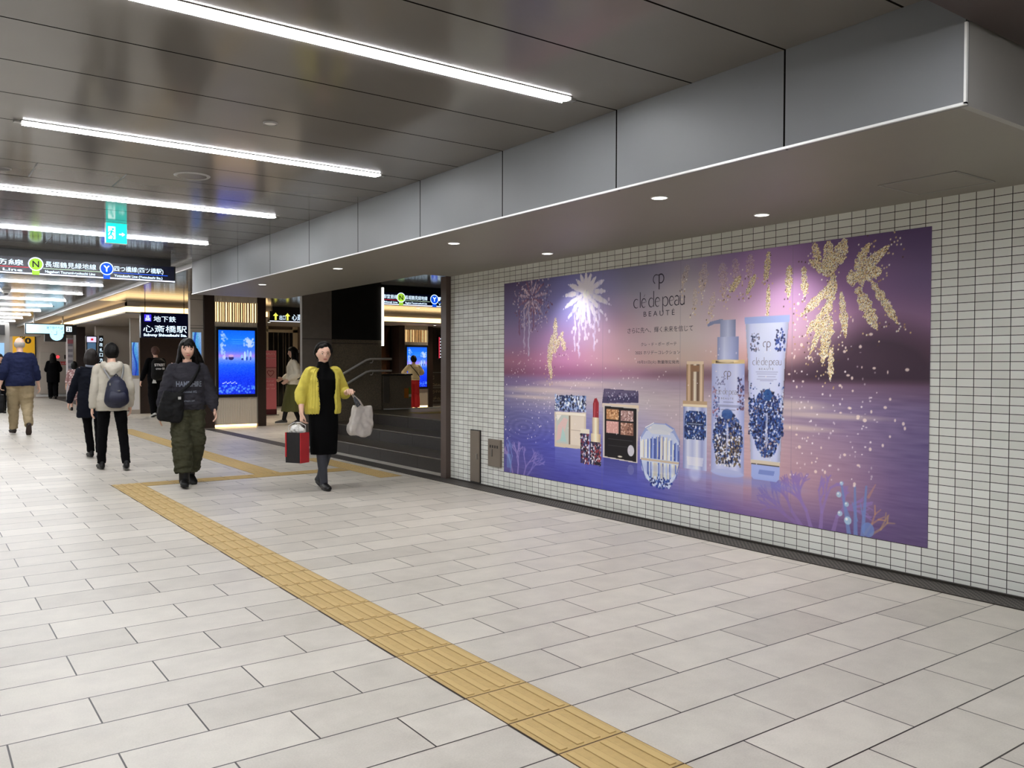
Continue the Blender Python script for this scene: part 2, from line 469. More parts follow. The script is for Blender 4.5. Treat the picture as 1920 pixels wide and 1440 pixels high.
# handrails on the stair wall
M_rail = mat('polished_rail', (225, 223, 218), rough=0.4, metal=0.3)
for nm, dz, lb in (('upper', 0.0, 'upper steel handrail on the dark stair wall'), ('lower', -0.215, 'lower steel handrail on the dark stair wall')):
    t = empty('handrail', (6.9, 13.68, 1.46 + dz))
    pts = [(5.56, 13.66, 0.88 + dz), (6.16, 13.66, 1.19 + dz), (6.62, 13.66, 1.44 + dz), (6.70, 13.66, 1.458 + dz), (7.12, 13.66, 1.462 + dz), (7.13, 13.7, 1.462 + dz)]
    b = MB(); b.tube([(x - 6.9, y - 13.68, z - 1.46 - dz) for x, y, z in pts], 0.02, 10); b.build('rail', M_rail, t, smooth=True)
    for x, z in ((5.8, 0.965 + dz), (6.75, 1.43 + dz)):
        b = MB(); b.tube([(x - 6.9, -0.02, z - 1.46 - dz), (x - 6.9, 0.02, z - 1.50 - dz), (x - 6.9, 0.09, z - 1.50 - dz)], 0.008, 8); b.build('bracket', M_rail, t)
    tag(t, lb, 'handrail', 'steel handrails of the stair')

# low parapet wall at the landing with notices
t = empty('parapet_wall', (7.3, 13.95, 0.54))
b = MB(); b.box(-0.29, 0.31, -.14, .06, -.54, .62); b.build('body', M_granite, t)
b = MB(); b.box(-0.30, 0.33, -.16, .08, .62, .65, bevel=.008); b.build('coping', mat('black_coping', (30, 30, 32), rough=0.2, metal=0.5), t)
b = MB(); b.box(-.27, -.15, -.155, -.141, .12, .60); b.build('steel_post', M_steel, t)
b = MB(); b.box(.16, .25, -.15, -.141, .20, .38); b.build('notice', mat('orange_notice', (180, 110, 30), rough=0.5), t)
b = MB(); b.box(.255, .305, -.15, -.141, .20, .40); b.build('notice', mat('green_notice', (90, 140, 60), rough=0.5), t)
b = MB(); b.box(.25, .305, -.152, -.141, .22, .27); b.build('notice_text', mat('white_notice', (225, 225, 215), rough=0.5), t)
tag(t, 'low granite parapet with black coping and small orange and green notices', 'wall')

# ------------------------------------------------------------------ tactile paving
def tactile_mat():
    m = mat('tactile_yellow', (190, 162, 106), rough=0.6, var=0.06, vscale=30, bump=0.15, bscale=200)
    return m
M_tac = tactile_mat(); M_tacrib = mat('tactile_yellow_rib', (198, 170, 113), rough=0.6)
M_gap = mat('tactile_joint', (74, 56, 40), rough=0.8)
def bar_strip(x0, x1, y0, y1, along, label):
    t = empty('tactile_paving', ((x0 + x1) / 2, (y0 + y1) / 2, 0))
    ox, oy = (x0 + x1) / 2, (y0 + y1) / 2
    P = 0.2985
    b = MB(); b.box(x0 - ox, x1 - ox, y0 - oy, y1 - oy, 0.0, 0.0015); b.build('joint_bed', M_gap, t)
    g = 0.0035
    base = MB(); rib = MB()
    if along == 'y':
        k0 = math.floor((y0 - 3.136) / P); k1 = math.ceil((y1 - 3.136) / P)
        for k in range(k0, k1):
            a = max(y0, 3.136 + k * P + g); c = min(y1, 3.136 + (k + 1) * P - g)
            if c - a < 0.02: continue
            base.box(x0 + g - ox, x1 - g - ox, a - oy, c - oy, 0.001, 0.0025)
            for q in range(4):
                xc = x0 + (x1 - x0) * (q + 0.5) / 4
                rib.box(xc - .0165 - ox, xc + .0165 - ox, a + .012 - oy, c - .012 - oy, 0.0025, 0.0065, bevel=0.003)
    else:
        n = max(1, round((x1 - x0) / P)); w_ = (x1 - x0) / n
        for k in range(n):
            a = x0 + k * w_ + g; c = x0 + (k + 1) * w_ - g
            base.box(a - ox, c - ox, y0 + g - oy, y1 - g - oy, 0.001, 0.0025)
            for q in range(4):
                yc = y0 + (y1 - y0) * (q + 0.5) / 4
                rib.box(a + .012 - ox, c - .012 - ox, yc - .0165 - oy, yc + .0165 - oy, 0.0025, 0.0065, bevel=0.003)
    base.build('paving_tiles', M_tac, t); rib.build('guide_bars', M_tacrib, t)
    tag(t, label, 'tactile paving', 'yellow tactile paving lines')
def dot_strip(x0, x1, y0, y1, label):
    ox, oy = (x0 + x1) / 2, (y0 + y1) / 2
    t = empty('tactile_paving', (ox, oy, 0)); P = 0.2985; g = .0035
    b = MB(); b.box(x0 - ox, x1 - ox, y0 - oy, y1 - oy, 0.0, 0.0015); b.build('joint_bed', M_gap, t)
    base = MB(); dots = MB()
    n = max(1, round((y1 - y0) / P)); w_ = (y1 - y0) / n
    for k in range(n):
        a = y0 + k * w_
        base.box(x0 + g - ox, x1 - g - ox, a + g - oy, a + w_ - g - oy, 0.001, 0.0025)
        for i in range(5):
            for j in range(5):
                cx = x0 + (x1 - x0) * (i + .5) / 5 - ox; cy = a + w_ * (j + .5) / 5 - oy
                dots.cyl((cx, cy, .0025), (cx, cy, .0075), .017, .011, n=6)
    base.build('paving_tiles', M_tac, t); dots.build('warning_dots', M_tacrib, t)
    tag(t, label, 'tactile paving', 'yellow tactile paving lines')
bar_strip(1.812, 2.122, -2.0, 10.20, 'y', 'long yellow strip of ribbed tactile paving running towards the viewer')
bar_strip(2.122, 4.56, 9.90, 10.20, 'x', 'yellow cross strip of tactile paving under the walking young woman')
dot_strip(3.44, 3.76, 10.21, 18.8, 'yellow studded tactile strip leading away behind the young woman')
dot_strip(4.57, 4.87, 9.05, 11.5, 'yellow studded tactile patch beside the gutter at the foot of the stair')
# ------------------------------------------------------------------ ceiling lights
def make_linear():
    t = empty('linear_ceiling_light', (1.83, 3.73, ZC))
    b = MB(); b.box(-1.245, 1.245, -.040, .060, -.005, -.001); b.box(-1.285,-1.245,-.02,.02,-.012,-.001); b.box(1.245, 1.285, -.02, .02, -.012, -.001)
    b.build('housing', M_steel, t)
    b = MB(); b.box(-1.235, 1.235, -.033, .027, -.014, -.005, bevel=.003); b.box(-1.235, 1.235, .047, .054, -.012, -.005); b.build('diffuser_with_glow_lip', M_led, t)  # thin second strip is the lit reflector lip, made to glow itself
    return t
ys = [3.73, 6.10, 8.46, 10.85, 13.20, 15.57, 17.90, 20.27, 22.64, 25.0, 27.4, 29.8, 32.1, 34.5, 36.9, 39.2, 41.6, 44.0]
words = ['nearest', 'second', 'third', 'fourth', 'fifth', 'sixth', 'seventh', 'eighth', 'ninth', 'tenth', 'eleventh', 'twelfth', 'thirteenth', 'fourteenth', 'fifteenth', 'sixteenth', 'seventeenth', 'eighteenth']
l0 = make_linear()
for i, y in enumerate(ys):
    o = l0 if i == 0 else copy_tree(l0)
    o.location = (1.83, y, ZC)
    tag(o, f'{words[i]} long white linear ceiling light counted from the viewer', 'ceiling light', 'row of linear ceiling lights')
# row continued behind the viewer, plus an unseen second row added for illumination
for k, (x, y) in enumerate([(1.83, 1.36), (1.83, -1.0), (1.83, -3.4)] + [(-1.2, yy) for yy in (3.73, 8.46, 8.46, 10.85, 13.2, 15.57, 17.9, 22.64, 27.4, 32.1, 36.9)]):
    o = copy_tree(l0); o.location = (x, y, ZC if y > 1.6 else 2.725)
    tag(o, 'unseen long white linear ceiling light added outside the picture', 'ceiling light', 'unseen linear lights added outside the picture')

def make_downlight(r=.055, nm='downlight'):
    t = empty(nm, (0, 0, 0))
    b = MB()
    n = 24
    for i in range(n):   # ring
        a0, a1 = 2 * math.pi * i / n, 2 * math.pi * (i + 1) / n
        b.quad(*[(rr * math.cos(a), rr * math.sin(a), z) for rr, a, z in ((r, a0, -.004), (r, a1, -.004), (r * .86, a1, -.006), (r * .86, a0, -.006))])
        b.quad(*[(rr * math.cos(a), rr * math.sin(a), z) for rr, a, z in ((r, a0, 0), (r, a1, 0), (r, a1, -.004), (r, a0, -.004))])
    b.build('trim_ring', M_trim, t)
    b = MB(); b.cyl((0, 0, -.0045), (0, 0, -.001), r * .86, n=24)
    b.build('lens', mat('downlight_lens', (240, 240, 235), emit=(255, 252, 244), estr=4.5), t)
    return t
d0 = make_downlight()
for i, (x, y, lb) in enumerate([(3.81, 3.73, 'recessed round downlight in the soffit, nearest one away from the tiled wall'),
        (4.81, 3.73, 'recessed round downlight in the soffit above the right part of the poster'),
        (3.81, 6.16, 'recessed round downlight in the soffit, second one away from the tiled wall'),
        (4.86, 6.20, 'recessed round downlight in the soffit above the left part of the poster'),
        (3.79, 8.52, 'recessed round downlight in the soffit, third one away from the tiled wall'),
        (3.75, 10.80, 'recessed round downlight in the soffit, farthest one')]):
    o = d0 if i == 0 else copy_tree(d0)
    o.location = (x, y, ZS)
    tag(o, lb, 'downlight', 'recessed downlights in the soffit')
    L = bpy.data.lights.new('downlight_beam', 'SPOT'); L.energy = SPOT_WALL if x > 4.5 else SPOT_MID
    L.spot_size = R(105); L.spot_blend = 0.9; L.shadow_soft_size = 0.045; L.color = (1.0, .97, .92)
    lo = bpy.data.objects.new('downlight_beam', L); COL.objects.link(lo); lo.location = (0, 0, -.012); lo.parent = o
for y in (1.3, -1.1):
    L = bpy.data.lights.new('downlight_beam', 'SPOT'); L.energy = SPOT_WALL; L.spot_size = R(105); L.spot_blend = .9; L.shadow_soft_size = .045

# round vents and small ceiling fittings
def ring_fitting(name, x, y, r, label, cat, m_in, group=None, h=.012):
    t = empty(name, (x, y, ZC))
    b = MB(); n = 28
    for i in range(n):
        a0, a1 = 2 * math.pi * i / n, 2 * math.pi * (i + 1) / n
        P = [(r, a0, -.001), (r, a1, -.001), (r * .9, a1, -h), (r * .9, a0, -h)]
        b.quad(*[(q * math.cos(a), q * math.sin(a), z) for q, a, z in P])
        P = [(r * .9, a0, -h), (r * .9, a1, -h), (r * .8, a1, -h * .5), (r * .8, a0, -h * .5)]
        b.quad(*[(q * math.cos(a), q * math.sin(a), z) for q, a, z in P])
    b.build('rim', M_grey, t)
    b = MB(); b.cyl((0, 0, -h * .55), (0, 0, -.001), r * .8, n=28); b.build('face', m_in, t)
    return tag(t, label, cat, group)
ring_fitting('ceiling_speaker', 1.87, 7.03, .14, 'round ceiling speaker cover with pale rim behind the second linear light', 'speaker', M_ceil)
ring_fitting('sprinkler', 1.863, 5.207, .045, 'small round sprinkler disc on the ceiling between first and second linear lights', 'sprinkler', M_trim)
ring_fitting('sprinkler', 0.616, 7.63, .05, 'small round fitting on the ceiling at the left picture edge', 'sprinkler', M_black)
t = empty('smoke_detector', (1.635, 20.1, ZC)); b = MB(); b.cyl((0, 0, -.07), (0, 0, -.001), .07, .09, n=16); b.build('body', M_trim, t, True)
b = MB(); b.cyl((0, 0, -.10), (0, 0, -.07), .035, .04, n=12); b.build('sensor', M_black, t)
tag(t, 'small white ceiling detector in the distance under the linear lights', 'smoke detector')
t = empty('security_camera', (1.75, 30.2, ZC)); b = MB(); b.cyl((0, 0, -.10), (0, 0, -.001), .06, n=12); b.build('mount', M_trim, t, True)
b = MB(); b.cyl((0, 0, -.20), (0, 0, -.10), .07, .09, n=12); b.build('dome', M_trim, t, True)
tag(t, 'white dome security camera on the ceiling far down the concourse', 'camera')

# access hatch in the soffit
t = empty('access_hatch', (4.79, 2.5, ZS)); b = MB()
x0, x1, y0, y1 = -.22, .22, -.22, .23
for q in ((x0, x1, y0, y0 + .007), (x0, x1, y1 - .007, y1), (x0, x0 + .007, y0, y1), (x1 - .007, x1, y0, y1)):
    b.box(*q, -.004, -.0005)
b.build('frame', M_grey, t); b = MB(); b.box(x0 + .012, x1 - .012, y0 + .012, y1 - .012, -.003, -.0005); b.build('door', M_soff, t)
tag(t, 'square access hatch in the soffit near the right end of the beam', 'hatch')

# ------------------------------------------------------------------ wall cabinets
t = empty('cabinet', (XW, 7.95, .32)); b = MB(); b.box(-.022, -.001, -.094, .094, -.29, .29, bevel=.004); b.build('door', mat('taupe_steel', (128, 118, 106), rough=.45, metal=.2), t)
b = MB(); b.box(-.010, -.001, -.104, .104, -.30, .30); b.build('frame', M_black, t); b = MB(); b.box(-.03, -.022, -.06, -.04, -.03, .03); b.build('handle', M_steel, t)
tag(t, 'tall narrow taupe steel cabinet set in the tiled wall left of the poster', 'cabinet')
t = empty('fire_outlet_box', (XW, 7.55, .39)); b = MB(); b.box(-.03, -.001, -.118, .118, -.148, .15, bevel=.004); b.build('door', mat('taupe_steel', (128, 118, 106)), t)
b = MB()
for k in range(4): b.box(-.032, -.029, -.075 + k * .045, -.055 + k * .045, .055, .085)
b.build('vent_slots', M_black, t); b = MB(); b.box(-.038, -.03, .03, .04, -.04, .04); b.build('handle', M_steel, t)
tag(t, 'small square taupe steel box with slots on the tiled wall beside the poster', 'cabinet')

# ------------------------------------------------------------------ the poster
PW, PH = 4.645, 2.026
NX, NY = 1190, 520
def build_poster_image():
    rng = np.random.default_rng(5)
    S, T = np.meshgrid(np.linspace(0, PW, NX), np.linspace(0, PH, NY))
    # backdrop: colours at (s, t) control points
    ss = np.array([0, 1, 2, 2.6, 3.2, 4.0, 4.645])
    tt = np.array([0, .35, .6, .85, 1.0, 1.07, 1.2, 1.4, 1.7, 2.026])
    G = np.array([
     [(92,82,152),(72,72,168),(75,80,184),(98,95,172),(122,95,155),(110,85,138),(98,80,124)],
     [(80,80,160),(78,82,184),(108,108,192),(165,145,190),(198,158,168),(150,116,150),(102,84,134)],
     [(100,98,155),(112,112,180),(168,158,192),(196,176,188),(200,168,172),(152,124,156),(102,88,134)],
     [(134,124,162),(186,172,184),(200,186,192),(196,178,184),(186,166,176),(138,118,154),(112,96,138)],
     [(118,98,146),(152,122,164),(182,162,178),(165,144,164),(140,114,138),(122,96,124),(108,84,114)],
     [(126,74,104),(156,94,136),(168,122,148),(156,116,128),(130,86,102),(92,62,80),(84,58,74)],
     [(156,98,124),(190,124,170),(206,168,168),(202,176,160),(206,154,148),(150,106,124),(124,88,106)],
     [(134,104,148),(172,126,176),(196,176,176),(204,192,182),(226,188,204),(170,122,158),(138,102,138)],
     [(98,84,132),(130,122,184),(160,154,172),(188,178,180),(196,156,198),(140,98,148),(104,82,124)],
     [(88,72,116),(108,106,164),(126,124,156),(150,142,168),(142,114,168),(106,78,130),(88,70,112)]], float) / 255
    def interp(v, pts):
        i = np.clip(np.searchsorted(pts, v) - 1, 0, len(pts) - 2)
        f = (v - pts[i]) / (pts[i + 1] - pts[i]); f = np.clip(f, 0, 1); return i, f * f * (3 - 2 * f) * .6 + f * .4
    si, sf = interp(S[0], ss); ti, tf = interp(T[:, 0], tt)
    A = G[:, si] * (1 - sf)[None, :, None] + G[:, si + 1] * sf[None, :, None]
    img = A[ti] * (1 - tf)[:, None, None] + A[ti + 1] * tf[:, None, None]
    def blend(mask, col, box=None):
        m = np.clip(mask, 0, 1)[..., None]
        sl = box if box else (slice(None), slice(None))
        img[sl] = img[sl] * (1 - m) + np.array(col, float) / 255 * m
    def win(s0, s1, t0, t1):
        i0 = max(0, int(s0 / PW * (NX - 1)) - 1); i1 = min(NX, int(s1 / PW * (NX - 1)) + 3)
        j0 = max(0, int(t0 / PH * (NY - 1)) - 1); j1 = min(NY, int(t1 / PH * (NY - 1)) + 3)
        return (slice(j0, max(j1, j0)), slice(i0, max(i1, i0)))
    E = .004
    def rect(s0, s1, t0, t1, col, a=1.0):
        w_ = win(s0 - E, s1 + E, t0 - E, t1 + E); s, t = S[w_], T[w_]
        d = np.maximum(np.maximum(s0 - s, s - s1), np.maximum(t0 - t, t - t1)); blend(a * np.clip(.5 - d / E, 0, 1), col, w_)
    def ell(cs, ct, rs, rt, col, a=1.0, soft=0.0):
        m_ = 1 + soft
        w_ = win(cs - rs * m_ - E, cs + rs * m_ + E, ct - rt * m_ - E, ct + rt * m_ + E); s, t = S[w_], T[w_]
        d = np.sqrt(((s - cs) / rs) ** 2 + ((t - ct) / rt) ** 2)
        k = soft if soft else E / min(rs, rt)
        blend(a * np.clip((1 + k / 2 - d) / k, 0, 1), col, w_)
    def poly(pts, col, a=1.0, tex=None):
        P = np.array(pts, float)
        w_ = win(P[:, 0].min(), P[:, 0].max(), P[:, 1].min(), P[:, 1].max()); s, t = S[w_], T[w_]
        inside = np.zeros(s.shape, bool)
        for i in range(len(P)):
            x0, y0 = P[i]; x1, y1 = P[i - 1]
            c = ((y0 > t) != (y1 > t)) & (s < (x1 - x0) * (t - y0) / (y1 - y0 + 1e-9) + x0); inside ^= c
        m_ = inside.astype(float)
        if tex is None: blend(m_ * a, col, w_)
        else: img[w_] = img[w_] * (1 - m_[..., None] * a) + tex(s, t) * m_[..., None] * a
    def line(p, q, r0, r1, col, a=1.0):
        w_ = win(min(p[0], q[0]) - r0 - E, max(p[0], q[0]) + r0 + E, min(p[1], q[1]) - r0 - E, max(p[1], q[1]) + r0 + E)
        s, t = S[w_], T[w_]
        if s.size == 0: return
        dx, dy = q[0] - p[0], q[1] - p[1]; L = dx * dx + dy * dy + 1e-9
        k = np.clip(((s - p[0]) * dx + (t - p[1]) * dy) / L, 0, 1)
        d = np.hypot(s - p[0] - k * dx, t - p[1] - k * dy) - (r0 + (r1 - r0) * k)
        blend(a * np.clip(.5 - d / E, 0, 1), col, w_)
    # far shore
    for cs, ct, rs, rt, a in ((4.28, 1.04, .50, .36, .9), (3.7, 1.02, .6, .16, .5), (2.9, 1.03, .7, .10, .3)):
        w_ = win(cs - rs * 1.6, cs + rs * 1.6, 1.03, ct + rt * 1.6); s, t = S[w_], T[w_]
        d = np.sqrt(((s - cs) / rs) ** 2 + ((t - ct) / rt) ** 2)
        blend(a * np.clip((1.35 - d) / .6, 0, 1) * np.clip((t - 1.02) / .05, 0, 1), (62, 45, 62), w_)
    # water streaks and swirls
    row = rng.normal(size=(NY, 40)); xs = np.linspace(0, 39, NX); x0 = np.clip(xs.astype(int), 0, 38); fx = xs - x0
    st_ = row[:, x0] * (1 - fx) + row[:, x0 + 1] * fx
    st_ = (st_ + np.roll(st_, 1, 0) + np.roll(st_, 2, 0)) / 3
    wm = np.clip((1.0 - T) / .06, 0, 1)
    img += (st_ * wm * .022)[..., None]
    for cs, ct, col, fr, amp in ((.35, .5, 1, 60, .028), (4.6, .75, 1, 40, .012)):
        d = np.hypot((S - cs), (T - ct) * 2.6)
        img += (np.sin(d * fr) * np.exp(-(d / .55) ** 2) * wm * amp)[..., None]
    for cs, ct, rs, rt in ((.6, .90, .55, .03), (.45, .82, .4, .018), (3.55, .86, .35, .035), (3.9, .80, .4, .02), (1.2, .97, .5, .03), (3.65, .70, .3, .02)):
        ell(cs, ct, rs, rt, (226, 206, 190), .55, soft=1.0)
    for cs, ct, rs, rt, col, a in ((3.6, .35, .5, .25, (214, 172, 170), .35), (3.05, 1.45, .75, .3, (238, 214, 226), .35), (3.5, 1.75, .3, .3, (226, 170, 232), .5), (1.32, 1.75, .4, .3, (150, 150, 230), .5), (1.7, 1.45, .4, .25, (224, 160, 190), .4)):
        ell(cs, ct, rs, rt, col, a, soft=1.2)
    # fireworks
    def petal(cs, ct, ang, r0, r1, wd, col, a=.9, rough=True):
        n = 26; ca, sa = math.cos(ang), math.sin(ang)
        for k in range(n):
            if rng.random() < .22: continue
            f = k / (n - 1); r = r0 + (r1 - r0) * f
            ww = wd * math.sin(math.pi * min(1, .12 + f * .86)) ** .8
            s0 = cs + ca * r + rng.normal() * (.003 if rough else 0); t0 = ct + sa * r - .10 * f * f * abs(ca) * (r1)
            ell(s0, t0, ww * rng.uniform(.7, 1.1), ww * rng.uniform(.8, 1.3), col, a * rng.uniform(.6, 1))
    for k in range(17):
        an = 2 * math.pi * k / 17 + .1
        petal(1.34, 1.83, an, .03, .30 + .08 * rng.random() if math.sin(an) < .5 else .22, .026, (232, 226, 246), .9)
    ell(1.34, 1.83, .035, .03, (255, 252, 255), .8, soft=1.0)
    for k in range(14):
        petal(.48, 1.84, 2 * math.pi * k / 14 + .2, .04, rng.uniform(.18, .30), .016, [(186, 160, 184), (140, 92, 120), (206, 180, 196)][k % 3], .7)
    for s0, t1 in ((1.18, 1.30), (1.24, 1.22), (1.33, 1.40), (1.46, 1.28), (1.52, 1.52), (1.40, 1.5), (1.27, 1.5)):
        t0 = 1.72
        while t0 > t1:
            ell(s0 + rng.normal() * .008, t0, .009 * rng.uniform(.6, 1.6), .022, (222, 210, 242), rng.uniform(.35, .9)); t0 -= .022
    for k in range(26): ell(1.34 + rng.normal() * .17, 1.5 + rng.normal() * .13, .014, .018, (236, 222, 240), .7)
    for k in range(420):
        an = rng.uniform(0, 2 * math.pi); r = .34 * rng.random() ** .7
        s0 = .50 + math.cos(an) * r; t0 = 1.82 + math.sin(an) * r * 1.0
        if t0 > 2.02: continue
        c_ = [(206, 176, 190), (120, 66, 92), (232, 214, 222), (92, 60, 96)][rng.integers(4)]
        ell(s0, t0, .004 + .005 * rng.random(), .006 + .007 * rng.random(), c_, .8)
    for s0, t1, c_ in ((.36, 1.32, (196, 180, 206)), (.27, 1.46, (112, 62, 96)), (.52, 1.52, (120, 70, 100)), (.44, 1.25, (200, 190, 215))):
        t0 = 1.72
        while t0 > t1:
            ell(s0 + rng.normal() * .006, t0, .010 * rng.uniform(.5, 1.3), .02, c_, .7); t0 -= .02
    # gold leaf speckle
    golds = [(250, 236, 196), (226, 196, 130), (184, 146, 90), (255, 252, 236), (84, 60, 52), (240, 218, 168)]
    def gold(pts, dens=1.0, fade=1.0):
        P = np.array(pts, float)
        def tex(s, t):
            i = rng.integers(0, len(golds), s.shape); return np.array(golds, float)[i] / 255
        w_ = win(P[:, 0].min(), P[:, 0].max(), P[:, 1].min(), P[:, 1].max()); s, t = S[w_], T[w_]
        inside = np.zeros(s.shape, bool)
        for i in range(len(P)):
            x0_, y0_ = P[i]; x1_, y1_ = P[i - 1]
            inside ^= ((y0_ > t) != (y1_ > t)) & (s < (x1_ - x0_) * (t - y0_) / (y1_ - y0_ + 1e-9) + x0_)
        m_ = (inside & (rng.random(s.shape) < dens)).astype(float) * fade
        img[w_] = img[w_] * (1 - m_[..., None]) + tex(s, t) * m_[..., None]
    def frond(cs, ct, ang, L, wd, dens=.9, fade=1.0):
        n = 16; ca, sa = math.cos(ang), math.sin(ang); a_, b_ = [], []
        for k in range(n + 1):
            f = k / n; ww = wd * (math.sin(math.pi * (.08 + .9 * f)) ** .7) * rng.uniform(.55, 1.25)
            cx, cy = cs + ca * L * f, ct + sa * L * f
            a_.append((cx - sa * ww, cy + ca * ww)); b_.append((cx + sa * ww, cy - ca * ww))
        gold(a_ + b_[::-1], dens, fade)
        for k in range(int(60 * L)):
            f = rng.uniform(.7, 1.25); ell(cs + ca * L * f + rng.normal() * wd * .8, ct + sa * L * f + rng.normal() * wd * .8, .005, .006, golds[rng.integers(6)], .9)
    for args in ((3.96, 1.72, -2.45, .34, .034), (3.95, 1.60, -2.3, .30, .036), (3.96, 1.76, -1.75, .28, .045), (3.93, 1.50, -1.72, .34, .056), (3.90, 1.50, -2.0, .30, .030), (3.95, 1.28, -1.60, .24, .030),
                 (3.98, 1.76, 2.55, .26, .035), (4.02, 1.66, -1.45, .32, .035), (4.08, 1.72, .65, .36, .04), (4.06, 1.74, .15, .26, .07), (4.14, 1.68, -1.1, .32, .05), (4.24, 1.72, -1.0, .36, .035), (4.12, 1.80, 1.0, .2, .035),
                 (3.80, 2.02, -1.25, .16, .035), (3.92, 2.02, -1.6, .22, .045), (4.05, 2.02, -2.0, .24, .05), (3.72, 1.86, -1.5, .22, .032), (3.60, 1.88, -1.6, .24, .034), (3.42, 2.0, -1.7, .22, .032), (3.42, 1.76, -1.6, .26, .022), (3.30, 1.84, -2.1, .18, .030), (3.16, 1.84, -2.3, .16, .035)):
        frond(*args)
    for args in ((2.62, 1.98, -1.9, .2, .04), (2.80, 1.98, -1.7, .24, .05), (2.98, 1.96, -1.5, .28, .05), (2.7, 1.78, -1.6, .18, .03), (2.9, 1.74, -1.8, .2, .03), (3.1, 1.98, -1.4, .22, .04), (3.25, 2.0, -1.6, .2, .04)):
        frond(*args, dens=.5, fade=.45)
    for args in ((.88, 1.62, -1.6, .28, .04), (.83, 1.45, -1.75, .34, .045), (.80, 1.2, -1.5, .2, .03), (1.0, 1.48, -2.2, .25, .035), (.98, 1.42, -1.2, .14, .035)):
        frond(*args, dens=.8)
    # corals
    def coral(x, y, ang, L, wd, col, a, depth):
        if depth == 0 or L < .012: return
        x1, y1 = x + math.cos(ang) * L, y + math.sin(ang) * L
        line((x, y), (x1, y1), wd, wd * .75, col, a)
        for k in range(2 + (rng.random() < .35)):
            coral(x1, y1, ang + rng.uniform(-.75, .75), L * rng.uniform(.65, .9), wd * .78, col, a, depth - 1)
    for x, ang, col, a in ((.16, 1.9, (150, 130, 190), .75), (.25, 1.45, (150, 134, 200), .8), (.36, 1.2, (142, 126, 196), .7), (.12, 1.5, (110, 130, 200), .7), (.42, .8, (130, 120, 196), .6)):
        coral(x, 0.0, ang, .10, .013, col, a, 5)
    rect(.05, .13, .05, .20, (120, 165, 215), .45)
    for x, ang, col, a, L in ((3.72, 2.3, (140, 112, 176), .6, .12), (3.80, 1.9, (144, 116, 182), .65, .12), (3.88, 1.5, (146, 118, 184), .65, .12), (3.98, 1.3, (144, 116, 180), .6, .11), (3.70, 2.7, (136, 108, 172), .5, .13)):
        coral(x, 0.0, ang, L, .016, col, a + .1, 5)
    for x, ang in ((4.10, 1.75), (4.15, 1.6), (4.20, 1.5)):
        line((x, .0), (x + math.cos(ang) * .34, math.sin(ang) * .34), .016, .007, (112, 136, 196), .85)
        line((x + .01, .1), (x + .01 + math.cos(ang + .3) * .12, .1 + .12), .007, .003, (112, 136, 196), .8)
    for x, ang, c_ in ((4.22, 1.0, (186, 136, 112)), (4.26, .6, (180, 144, 112))):
        coral(x, .02, ang, .085, .009, c_, .6, 3)
    line((4.24, .27), (4.29, .36), .010, .004, (190, 136, 120), .6)
    ell(4.24, .05, .045, .05, (110, 140, 205), .8)
    for cs, ct, r in ((4.09, .09, .028), (4.08, .20, .017), (4.03, .13, .019), (4.02, .26, .02), (4.04, .34, .014)):
        ell(cs, ct, r, r, (170, 205, 225), .85); ell(cs - r * .3, ct + r * .3, r * .35, r * .35, (245, 250, 255), .9)
    # ---- products, each standing in the water with its reflection
    def reflect(s0, s1, t0, h, col, a=.35):
        w_ = win(s0, s1, max(0, t0 - h), t0); s, t = S[w_], T[w_]
        blend(a * np.clip((t - (t0 - h)) / h, 0, 1) * ((s > s0) & (s < s1)), col, w_)
    def vgrad(s0, s1, t0, t1, cols):
        w_ = win(s0, s1, t0, t1); s, t = S[w_], T[w_]
        u = np.clip((s - s0) / (s1 - s0), 0, 1); xp = np.linspace(0, 1, len(cols)); C = np.array(cols, float) / 255
        m_ = ((s >= s0) & (s <= s1) & (t >= t0) & (t <= t1))[..., None]
        c_ = np.stack([np.interp(u, xp, C[:, i]) for i in range(3)], -1); img[w_] = np.where(m_, c_, img[w_])
    def speck(s0, s1, t0, t1, cols, n, r=.008, shape='rect', a=1.0):
        for k in range(n):
            x, y = rng.uniform(s0, s1), rng.uniform(t0, t1)
            if shape == 'ell' and ((x - (s0 + s1) / 2) / (s1 - s0) * 2) ** 2 + ((y - (t0 + t1) / 2) / (t1 - t0) * 2) ** 2 > 1: continue
            ell(x, y, r * rng.uniform(.5, 1.3), r * rng.uniform(.5, 1.6), cols[rng.integers(len(cols))], a)
    navy = [(24, 40, 96), (40, 72, 150), (18, 24, 60), (74, 108, 184), (206, 214, 236), (52, 60, 110)]
    # powder compact
    reflect(.88, 1.34, .36, .25, (140, 150, 215), .4)
    poly([(.87, .70), (1.345, .72), (1.34, .86), (.90, .85)], (52, 62, 108)); speck(.88, 1.34, .71, .85, [(226, 232, 242), (36, 46, 92), (110, 140, 200), (20, 24, 50), (160, 176, 214)], 420, .012)
    poly([(.875, .34), (1.345, .35), (1.35, .70), (.87, .69)], (214, 198, 178)); poly([(.90, .38), (1.09, .38), (1.09, .66), (.895, .66)], (196, 200, 192))
    poly([(.90, .40), (1.0, .44), (1.08, .62), (1.02, .64), (.92, .55)], (222, 190, 186)); poly([(.96, .40), (1.06, .40), (1.0, .55)], (176, 206, 200)); poly([(.92, .60), (.98, .66), (.90, .66)], (240, 232, 222))
    rect(1.125, 1.32, .38, .66, (226, 212, 196)); rect(1.125, 1.32, .52, .525, (180, 160, 140)); rect(1.095, 1.115, .38, .66, (120, 100, 82)); rect(.89, 1.34, .665, .69, (240, 230, 214))
    # lipstick
    vgrad(1.27, 1.40, .215, .50, [(40, 30, 56), (96, 70, 100), (46, 34, 66), (150, 140, 170)]); speck(1.275, 1.395, .22, .50, [(226, 226, 236), (40, 50, 110), (130, 40, 60), (20, 18, 40)], 160, .010)
